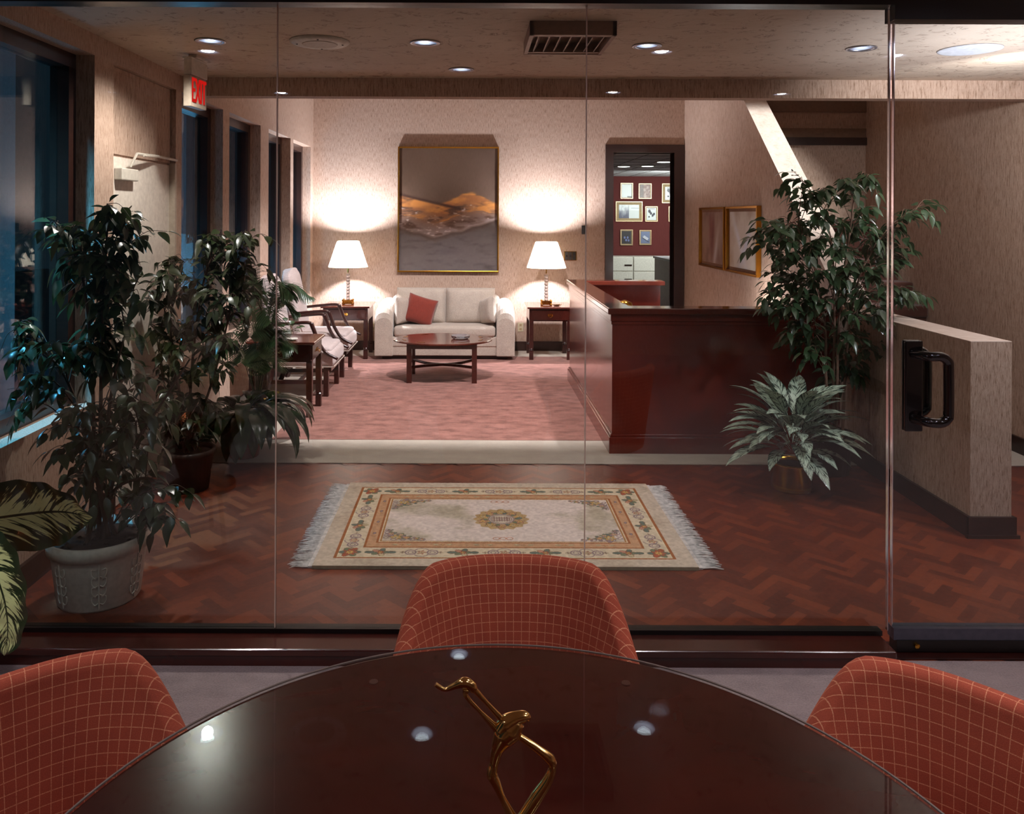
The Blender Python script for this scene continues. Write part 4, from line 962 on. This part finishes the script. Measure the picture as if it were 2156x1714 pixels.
# tall fig in the white pot
r1 = thing('potted_fig', 'tall dark-leaved fig in the white embossed pot by the large side window', 'potted plant', (-1.665, 3.60, 0))
b = B(); lathe(b, [(.165, 0), (.172, .01), (.198, .22), (.200, .226), (.214, .23), (.216, .285), (.206, .288), (.202, .25), (.19, .24)], seg=48, cap1=False); pot = obj('pot', b, POTW, r1, smooth=False)
for m_ in pot.data.polygons: m_.use_smooth = True
b = B()
for a in (-2.05, -1.15, -.25):
    c_, s_ = math.cos(a), math.sin(a)
    tube(b, [((.1745+z*.12)*c_, (.1745+z*.12)*s_, z) for z in (.02, .12, .215)], .0035, 6)
    for k in range(4):
        for sd in (-1, 1):
            z0 = .045+k*.04; R_ = .176+z0*.12
            tube(b, curve([(R_*math.cos(a+sd*da), R_*math.sin(a+sd*da), z0+dz) for da, dz in ((.02, 0), (.09, -.006), (.15, .01), (.14, .03), (.06, .026))], 4), .0028, 5)
obj('embossed_vine', b, POTW, pot)
b = B(); lathe(b, [(.001, .255), (.10, .252), (.203, .248)], seg=32, cap0=False, cap1=False)
for k in range(60): rr = rnd.random()*.18; a = rnd.random()*6.28; lathe(b, [(.004, 0), (.012, .006), (.004, .012)], (rr*math.cos(a), rr*math.sin(a), .248), 5)
obj('soil', b, SOIL, r1)
st1 = [[(212,1000),(214,850),(216,700),(222,560),(228,450)], [(245,1000),(290,930),(350,840),(400,760)], [(200,980),(170,880),(140,800),(90,740),(30,715)], [(222,980),(232,860),(250,760),(270,690)], [(196,1020),(180,940),(150,900)], [(240,1040),(300,1010),(345,1020)], [(206,1000),(196,800),(180,620),(150,500)]]
cl1 = [(225,445),(205,470),(245,460),(280,470),(292,505),(255,500),(215,510),(185,495),(150,490),(112,478),(88,488),(140,520),(175,540),(208,545),(245,550),(285,560),(292,590),(262,600),(225,590),(190,600),(150,560),(205,640),(240,640),(255,680),(262,720),(228,700),(200,690),(178,720),(170,760),(205,760),(240,770),(262,790),(30,705),(70,715),(110,735),(20,760),(60,790),(95,825),(45,850),(130,745),(75,740),
       (160,860),(140,900),(185,880),(175,930),(150,960),(210,860),(210,920),(240,860),(250,910),(270,860),(285,900),(270,950),(240,960),(215,990),(190,990),(170,1000),(290,850),(300,800),(320,860),(320,930),(265,1000),(250,1030),(320,1020),(350,1030),(355,1060),(340,1090),(225,1050)]
fig(r1, .25, st1, cl1, 3.60, .14, .078, 11, tw=3, xlim='L', gap=.038).build(FICUS, BARK, r1)
# second fig by the windows
r2 = thing('potted_fig', 'bushy fig between the wall door and the side windows, behind the white pot', 'potted plant', (-1.77, 5.02, 0))
b = B(); lathe(b, [(.12, 0), (.15, .22), (.16, .22), (.16, .25), (.145, .25), (.14, .22)], seg=28, cap1=False); obj('pot', b, plain('dark_pot', (50,34,28), .5), r2, smooth=True); b = B(); lathe(b, [(.002, .225), (.142, .222)], seg=24); obj('soil', b, SOIL, r2)
st2 = [[(400,900),(405,780),(420,650),(440,560),(470,510)], [(395,900),(370,780),(360,680),(375,600)], [(415,900),(450,800),(480,680),(500,560)], [(390,900),(350,820),(335,740)], [(380,920),(350,880)]]
cl2 = [(350,570),(370,555),(395,550),(420,545),(445,520),(435,500),(465,500),(490,495),(520,498),(535,500),(480,530),(505,540),(455,545),(345,600),(375,590),(405,590),(435,585),(465,575),(495,580),(520,560),(540,560),(330,640),(355,635),(385,630),(415,630),(445,620),(475,625),(505,620),(530,610),(320,690),(345,680),(375,680),(405,680),(435,670),(465,680),(500,665),(335,730),(365,725),(395,725),(425,730),(455,720),(490,720),(345,780),(375,780),(405,790),(440,780),(470,770),(360,830),(390,840),(420,840),(380,890),(410,890),(430,930),(395,935),(350,880),(455,850)]
fig(r2, .2, st2, cl2, 5.05, .20, .084, 21, tw=3, xlim='L', gap=.038).build(FICUS, BARK, r2)
# weeping fig at the right
r3 = thing('potted_fig', 'tall weeping fig standing in front of the reception desk by the half wall', 'potted plant', (2.38, 5.40, 0))
b = B(); lathe(b, [(.12, 0), (.15, .24), (.16, .24), (.16, .27), (.145, .27), (.14, .24)], seg=28, cap1=False); obj('pot', b, bpy.data.materials['dark_pot'], r3, smooth=True); b = B(); lathe(b, [(.002, .245), (.142, .242)], seg=24); obj('soil', b, SOIL, r3)
st3 = [[(1757,930),(1756,800),(1758,700),(1756,600),(1750,500),(1720,420)], [(1745,900),(1740,780),(1738,680),(1715,560),(1680,480)], [(1775,930),(1780,800),(1790,680),(1810,580),(1840,520)], [(1762,900),(1765,720),(1775,600),(1790,480),(1800,400)]]
cl3 = [(1668,375),(1690,395),(1685,430),(1720,410),(1750,400),(1785,380),(1815,372),(1840,374),(1800,410),(1825,440),(1660,470),(1625,470),(1595,480),(1600,510),(1640,500),(1680,480),(1710,460),(1740,440),(1770,460),(1800,470),(1830,480),(1650,540),(1620,570),(1680,530),(1710,510),(1740,500),(1770,520),(1800,520),(1835,520),(1865,500),(1890,475),(1915,450),(1945,430),(1885,520),(1900,540),(1620,610),(1640,590),(1610,645),(1645,640),(1670,580),(1700,580),(1730,570),(1760,570),(1790,570),(1820,560),(1850,560),(1660,620),(1690,620),(1720,630),(1750,620),(1780,620),(1810,610),(1840,610),(1870,590),(1880,560),(1860,640),(1835,660),(1800,650),(1665,670),(1690,690),(1660,700),(1720,690),(1830,690),(1835,730),(1800,700),(1780,740),(1810,760),(1760,710),(1720,740),(1700,715),(1745,780),(1790,790),(1905,600),(1920,610)]
fig(r3, .24, st3, cl3, 5.32, .24, .078, 31, tw=4, gap=.036, rstem=.013).build(FICUS2, BARK2, r3)

# silver-leaved plant in a brass pot
def blade(L, W2, arch, n=12, m=3, pet=.0, wave=.0):
    vs = []; uv = []; fs = []; p = Vector((0, 0, 0)); a = arch[0]
    c = []; 
    for i in range(n+1):
        t = i/n; ang = arch[0]+(arch[1]-arch[0])*t**1.2; c.append((p.copy(), ang)); p = p+Vector((math.cos(ang), 0, math.sin(ang)))*L/n
    for i, (q, ang) in enumerate(c):
        t = i/n; tt = max(0, (t-pet)/(1-pet)); w_ = W2/2*math.sin(PI*min(1, tt**.8))**.85 if 0 < tt < 1 else 0; w_ = max(w_, .004 if t < .5 else .0005)
        for j in range(-m, m+1):
            s = j/m; up = Vector((-math.sin(ang), 0, math.cos(ang)))
            vs.append(tuple(q+Vector((0, s*w_, 0))+up*(abs(s)*w_*.28-.35*w_*s*s*.4+wave*w_*math.sin(t*26)*abs(s)))); uv.append((s, tt))
    k = 2*m+1
    for i in range(n):
        for j in range(k-1): a = i*k+j; fs.append((a, a+1, a+k+1, a+k))
    return vs, fs, uv
r4 = thing('silver_leaf_plant', 'silver-striped leafy plant in a small brass pot on the parquet', 'potted plant', (2.0, 5.07, 0))
b = B(); lathe(b, [(.118, 0), (.124, .006), (.118, .012), (.124, .018), (.118, .026), (.122, .035), (.122, .155), (.130, .163), (.122, .17), (.112, .17), (.112, .14)], seg=40, cap1=False); obj('pot', b, BRASS, r4, smooth=True)
b = B(); lathe(b, [(.002, .148), (.112, .145)], seg=24); obj('soil', b, SOIL, r4)
rn = random.Random(5); vars_ = []
for k in range(86):
    el = [1.25, 1.05, .85, .7, .5, .35][k % 6]+rn.uniform(-.12, .12); L = rn.uniform(.33, .42)*(1.15 if el > .3 else 1.0)
    if k < 12:
        me_v = blade(1.0, .23, (el, el-1.2), pet=.25); o = raw('leaf', *me_v[:2], AGLA, r4, True, me_v[2]); vars_.append((o, el))
    else:
        src = vars_[k % 12][0]; o = bpy.data.objects.new('leaf', src.data); link(o, r4)
    o.scale = (L, L*rn.uniform(.85, 1.1), L); az = k*2.39996+rn.uniform(-.2, .2); o.location = (.03*math.cos(az), .03*math.sin(az), (.20+.13*el)); o.rotation_euler = (rn.uniform(-.25, .25), rn.uniform(-.15, .1), az)

# peace lily in terracotta, palm in a gold basket
r5 = thing('peace_lily', 'broad dark-leaved plant drooping over a terracotta pot beside the side windows', 'potted plant', (-1.62, 5.70, 0))
b = B(); lathe(b, [(.10, 0), (.135, .20), (.145, .20), (.145, .24), (.13, .24), (.125, .20)], seg=28, cap1=False); obj('pot', b, TERRA, r5, smooth=True); b = B(); lathe(b, [(.002, .205), (.128, .202)], seg=24); obj('soil', b, SOIL, r5)
vr = []
for k in range(80):
    el = rn.uniform(.7, 1.5); L = rn.uniform(.62, .92)
    if k < 10: mv = blade(1.0, .20, (el, el-rn.uniform(2.1, 2.8)), n=14, pet=.38); o = raw('leaf', *mv[:2], LILY, r5, True, mv[2]); vr.append(o)
    else: o = bpy.data.objects.new('leaf', vr[k % 10].data); link(o, r5)
    az = k*2.39996+rn.uniform(-.3, .3); L *= .72 if math.cos(az) < -.2 else .78
    if math.cos(az) < -.75: L *= .75
    o.scale = (L, L*rn.uniform(.7, 1.0), L); o.location = (0, 0, .21); o.rotation_euler = (0, 0, az)
r6 = thing('parlor_palm', 'feathery palm in a gold basket beside the nearest end table', 'potted plant', (-1.66, 6.20, 0))
b = B(); lathe(b, [(.11, 0), (.135, .10), (.14, .26), (.13, .265), (.125, .23)], seg=32, cap1=False); obj('basket', b, plain('gold_wicker', (196,150,70), .4, .6, var=.3), r6, smooth=True); b = B(); lathe(b, [(.002, .235), (.128, .232)], seg=24); obj('soil', b, SOIL, r6)
lb = LB()
fr = [(-.40,.0,1.02),(-.05,-.10,1.20),(.30,-.10,1.12),(.30,.05,.98),(.15,.25,1.02),(.22,-.25,.80),(-.30,-.25,.90),(.05,-.40,.85),(.28,-.05,.72),(-.38,.10,.75),(.25,.15,1.1),(.20,-.35,.62),(-.15,.05,1.1),(.18,-.3,.95),(.0,-.45,.68),(.2,-.2,.85),(-.25,-.4,.72),(.12,-.2,1.15),(.12,-.42,.72),(.42,.0,1.10)]
for (dx, dy, dz) in fr:
    o_ = r6.location+Vector((0, 0, .24)); tip = r6.location+Vector((dx, dy, dz)); top = o_+Vector((dx*.45, dy*.45, (dz-.24)*1.02))
    cv = curve([o_, top, tip-Vector((0, 0, .03))], 12); lb.twig(cv, .004, .0015, 4)
    for i in range(8, len(cv)-1):
        t = (cv[i+1]-cv[i]).normalized(); s1 = t.cross(Vector((0, 0, 1))); s1 = s1.normalized() if s1.length > .05 else Vector((1, 0, 0)); q = (i-8)/(len(cv)-9)
        for sd in (-1, 1): lb.leaf(cv[i], s1*sd+t*.7-Vector((0, 0, .25)), .20*math.sin(PI*(.25+.7*q)), .016, .5, 0, .3, 4)
        lb.leaf(cv[i]+(cv[i+1]-cv[i])*.5, s1+t*.8-Vector((0, 0, .2)), .19*math.sin(PI*(.25+.7*q)), .016, .5, 0, .3, 4); lb.leaf(cv[i]+(cv[i+1]-cv[i])*.5, -s1+t*.8-Vector((0, 0, .2)), .19*math.sin(PI*(.25+.7*q)), .016, .5, 0, .3, 4)
lb.v = [(max(v[0], XL+.01), v[1], v[2]) for v in lb.v]
lb.build(PALM, PALM, r6, 'fronds', 'stems')
# cutting on the end table
r7 = thing('vine_cutting', 'small glossy green vine in a glass bowl on the nearest end table', 'plant', (-1.62, 6.98, .641))
b = B(); lathe(b, [(.03, 0), (.05, .03), (.045, .07), (.042, .07), (.046, .03), (.028, .006)], seg=20); obj('glass_bowl', b, GLASS, r7, smooth=True); lb = LB()
for k in range(16): a = k*2.4; d = Vector((math.cos(a), math.sin(a)-.3, rn.uniform(-.1, 1.0))); p0 = r7.location+Vector((0, 0, .05)); p1 = p0+d*rn.uniform(.05, .12); lb.twig([p0, p1], .0018, .0012, 4); lb.leaf(p1, d, .065, .05, .6, rn.uniform(-.5, .5))
lb.build(PALM, PALM, r7)

# ------------------------------------------------------------------ meeting room
TX, TY, TR = .056, 1.07, .74
tb = thing('round_table', 'dark polished round meeting table in the foreground', 'table', (TX, TY, 0))
b = B(); lathe(b, [(.66, .690), (.715, .700), (TR-.004, .722), (TR, .728), (TR, .733), (TR-.004, .7345)], seg=160); obj('tabletop', b, TABLETOP, tb, smooth=False)
b = B(); lathe(b, [(TR-.001, .7365), (TR+.001, .7385), (TR+.001, .7405), (TR-.001, .742)], seg=160); gt = obj('glass_top', b, m_glass('table_glass', (250,252,250), 1.28), tb)
b = B(); tube(b, [((TR+.0015)*math.cos(2*PI*k/160), (TR+.0015)*math.sin(2*PI*k/160), .7385) for k in range(161)], .0022, 5, cap=False); obj('polished_edge', b, plain('glass_rim', (120,104,98), .15, 0, .5, var=0), gt)
for a in (1.16, 1.98, .35, 2.8):
    b = B(); lathe(b, [(.009, .7347), (.009, .7363)], (.655*math.cos(a), .655*math.sin(a), 0), 16); obj('bumper', b, plain('clear_bumper', (74,40,34), .3, var=0) if 'clear_bumper' not in bpy.data.materials else bpy.data.materials['clear_bumper'], tb)
b = B(); lathe(b, [(.30, 0), (.30, .03), (.12, .06), (.10, .35), (.13, .64), (.30, .69)], seg=40); obj('pedestal', b, MAHOGDK, tb, smooth=True)

def tub_chair(label, loc, rz):
    t = thing('tub_chair', label, 'chair', loc, rz, 'checked tub chairs around the meeting table')
    A, D = .224, .232; N = 60; vs = []; fs = []; uv = []; M_ = 26
    arcl = 0; prev = None
    for i in range(N+1):
        ph = math.radians(-118+236*i/N)                       # 0 = middle of the back (+y)
        s, c = math.sin(ph), math.cos(ph); e = 2/2.7
        ux = math.copysign(abs(s)**e, s); uy = math.copysign(abs(c)**e, c)
        sm = min(1, max(0, (abs(math.degrees(ph))-38)/54)); sm = sm*sm*(3-2*sm); h = .80-.205*sm
        base = Vector((ux*A, uy*D, 0)); nrm = Vector((ux, uy, 0)).normalized()
        if prev is not None: arcl += (base-prev).length*1.15
        prev = base
        # section: inner wall up, rounded rim, outer wall down
        sec = []; th = .052; z0 = .36
        for k in range(13): t_ = k/12; z = z0+(h-th*.5-z0)*t_; sec.append((.035*t_**1.5-.018*math.sin(PI*t_), z))
        for k in range(1, 8): a = PI-PI*k/8; sec.append((.035+th/2+th/2*math.cos(a), h-th*.5+th*.5*math.sin(a)))
        for k in range(6): t_ = 1-k/5; z = .30+(h-th*.5-.30)*t_; sec.append((.035*t_+th-.03*(1-t_), z))
        ln = 0; pq = None
        for (o_, z) in sec:
            if pq: ln += math.hypot(o_-pq[0], z-pq[1])
            pq = (o_, z); q = base+nrm*o_; vs.append((q.x, q.y, z)); uv.append((arcl, ln+(.80-h)*0))
        # measure the check down from the rim so its rows follow the top edge less steeply
        top = sum(math.hypot(sec[k+1][0]-sec[k][0], sec[k+1][1]-sec[k][1]) for k in range(16))
        for k in range(len(sec)): uv[-len(sec)+k] = (arcl, uv[-len(sec)+k][1])
    K = len(sec)
    for i in range(N):
        for k in range(K-1): a = i*K+k; fs.append((a, a+1, a+K+1, a+K))
    fs.append(tuple(range(K))[::-1]); fs.append(tuple(range(N*K, N*K+K)))
    raw('backrest', vs, fs, CHECK, t, True, uv)
    # seat cushion
    vs = []; fs = []; uv = []; S = 40; pr = [(0, .46), (.5, .462), (.8, .455), (.93, .435), (1, .40), (.98, .36), (.9, .33)]
    for r_, z in pr:
        for k in range(S):
            a = 2*PI*k/S; s, c = math.sin(a), math.cos(a); e = 2/2.8; x = math.copysign(abs(s)**e, s)*.262*r_; y = math.copysign(abs(c)**e, c)*.27*r_-.035; vs.append((x, y, z)); uv.append((x, y-(.46-z)))
    for i in range(len(pr)-1):
        for k in range(S): fs.append((i*S+k, i*S+(k+1) % S, (i+1)*S+(k+1) % S, (i+1)*S+k))
    raw('seat', vs, fs, CHECK, t, True, uv)
    b = B(); lathe(b, [(.03, .06), (.03, .28), (.14, .30), (.20, .335)], seg=24); obj('pedestal', b, CHROME, t, smooth=True)
    for k in range(4):
        a = PI/4+k*PI/2; b = B(); tube(b, [(.02*math.cos(a), .02*math.sin(a), .08), (.28*math.cos(a), .28*math.sin(a), .045)], [.022, .014], 8); lg = obj('leg', b, MAHOGDK, t)
        b = B(); lathe(b, [(.012, 0), (.022, .006), (.022, .03), (.012, .036)], (.28*math.cos(a), .28*math.sin(a), 0), 14); obj('glide', b, BLACKF, lg)
    return t
ch = tub_chair('rust checked tub chair in the centre, between the table and the glass wall', (.104, 1.855, 0), 0)
dup(ch, (-.715, 1.36, 0), math.atan2(.66, .75), 'rust checked tub chair at the left side of the round table', 'checked tub chairs around the meeting table')
dup(ch, (.775, 1.345, 0), -math.atan2(.72, .69), 'rust checked tub chair at the right side of the round table', 'checked tub chairs around the meeting table')

# brass sculpture: slim crane-like abstract figure
def brass():
    b = B(); Y = 1.25
    def pp(l, dy=0): return [P(x, y-10, Y+dy+d) for x, y, d in [(q+(0,))[:3] for q in l]]
    def sw(l, rs, seg=10, flat=1.0):
        c = curve(pp(l), 6); n = len(c); R_ = [np.interp(i/(n-1), np.linspace(0, 1, len(rs)), rs) for i in range(n)]; tube(b, c, R_, seg, True, flat)
    sw([(921,1453), (930,1459), (942,1464), (962,1456), (982,1449), (998,1456), (1003,1466)], [.0035, .0035, .003, .005, .008, .007, .006])
    sw([(998,1458), (1030,1493), (1069,1535)], [.005, .0035, .005]); sw([(986,1462), (986,1478), (1015,1510), (1052,1548)], [.006, .0035, .003, .006])
    sw([(1060,1552), (1072,1535), (1094,1523), (1112,1521), (1119,1528)], [.014, .014, .010, .008, .003])
    sw([(1098,1530), (1082,1548), (1066,1562), (1052,1590), (1045,1620), (1041,1642), (1050,1662), (1062,1690), (1080,1725), (1092,1752)], [.010, .018, .018, .010, .007, .009, .007, .005, .007, .012])
    sw([(1085,1555), (1098,1562), (1135,1587), (1163,1610), (1168,1628), (1158,1655), (1135,1690), (1110,1730), (1094,1756)], [.006, .005, .006, .008, .006, .008, .010, .010, .012])
    sw([(1070,1748), (1092,1757), (1116,1748)], [.008, .012, .008])
    o_ = P(1092, 1760, Y); bmesh.ops.translate(b, verts=b.verts[:], vec=-Vector((o_.x, o_.y, .7425)))
    lathe(b, [(.028, .0), (.028, .004), (.012, .010)], (0, 0, 0), 20)
    o = obj('brass_sculpture', b, plain('polished_brass', (240,196,120), .12, 1.0, var=0), None, smooth=True, loc=(o_.x, o_.y, .744)); tag(o, 'polished brass long-necked abstract sculpture standing on the round table', 'sculpture')
brass()

# dumb cane at the left edge, in a foil-wrapped pot on a stool
r8 = thing('dumb_cane', 'variegated broad-leaved plant at the left edge in a copper foil wrapped pot', 'potted plant', (-1.42, 2.10, .0))
COP = plain('copper_foil', (150,78,42), .28, .9, var=.2)
b = B(); seg = 60
for k_ in range(1):
    rings = []
    for j, (r_, z) in enumerate(((.10, .30), (.13, .40), (.14, .50), (.15, .545), (.185, .585), (.20, .605))):
        rings.append([b.verts.new((r_*(1+(.02+.015*j)*math.sin(k*7*2*PI/seg+j)+.02*math.sin(k*17*2*PI/seg))*math.cos(2*PI*k/seg), r_*(1+(.02+.015*j)*math.sin(k*7*2*PI/seg+j))*math.sin(2*PI*k/seg), z+.012*j*.4*math.sin(k*5*2*PI/seg))) for k in range(seg)])
    for i in range(5):
        for k in range(seg): b.faces.new([rings[i][k], rings[i][(k+1) % seg], rings[i+1][(k+1) % seg], rings[i+1][k]])
    b.faces.new(rings[0][::-1])
obj('foil_pot', b, COP, r8); b = B(); lathe(b, [(.002, .53), (.14, .527)], seg=24); obj('soil', b, SOIL, r8)
b = B(); tube(b, curve([(0, 0, .52), (.02, 0, .65), (-.02, -.01, .80)], 6), .016, 8); obj('stem', b, plain('green_stem', (90,104,60), .5), r8, smooth=True)
def big_leaf(pts, W2, side):
    """blade along a 3-D midrib; side = direction of the blade's width"""
    c = [q-r8.location for q in curve(pts, 10)]; n = len(c)-1; m = 6; vs = []; uv = []; fs = []; side = Vector(side)
    for i, q in enumerate(c):
        t = i/n; T = (c[min(i+1, n)]-c[max(i-1, 0)]).normalized(); s_ = (side-T*side.dot(T)).normalized(); up = s_.cross(T)
        w_ = max(W2/2*math.sin(PI*min(1, (t*.97+.03)**.85))**.75, .0006) if t < 1 else .0006
        for j in range(-m, m+1):
            a_ = j/m; vs.append(tuple(q+s_*(a_*w_)+up*(w_*(.16*abs(a_)-.22*a_*a_)+.004*math.sin(t*38+(1 if a_ > 0 else 0))*abs(a_)))); uv.append((a_, t))
    k = 2*m+1
    for i in range(n):
        for j in range(k-1): a_ = i*k+j; fs.append((a_, a_+1, a_+k+1, a_+k))
    return raw('leaf', vs, fs, DIEFF, r8, True, uv)
big_leaf([P(-190, 1135, 2.16), P(-60, 1105, 2.12), P(70, 1085, 2.08), P(140, 1082, 2.05), P(196, 1094, 2.03)], .215, (.05, -.35, 1))
big_leaf([P(-60, 1150, 2.0), P(-20, 1185, 1.96), P(10, 1260, 1.92), P(20, 1330, 1.90), P(12, 1385, 1.90)], .155, (1, -.35, 0))
big_leaf([P(-130, 1060, 2.3), P(-100, 960, 2.35), P(-160, 880, 2.4), P(-260, 860, 2.4)], .2, (1, -.6, .2))
big_leaf([P(-220, 1180, 1.95), P(-280, 1200, 1.9), P(-380, 1300, 1.85), P(-420, 1400, 1.85)], .2, (.4, -.6, .6))
ps = thing('plant_stand', 'dark wooden stand under the foil wrapped pot at the left edge', 'plant stand', (-1.42, 2.10, 0))
b = B(); lathe(b, [(.17, .27), (.17, .295)], seg=32); obj('top', b, MAHOGDK, ps)
for k in range(3): a = k*2*PI/3+.5; b = B(); tube(b, [(.12*math.cos(a), .12*math.sin(a), .27), (.16*math.cos(a), .16*math.sin(a), 0)], .012, 8); obj('leg', b, MAHOGDK, ps)
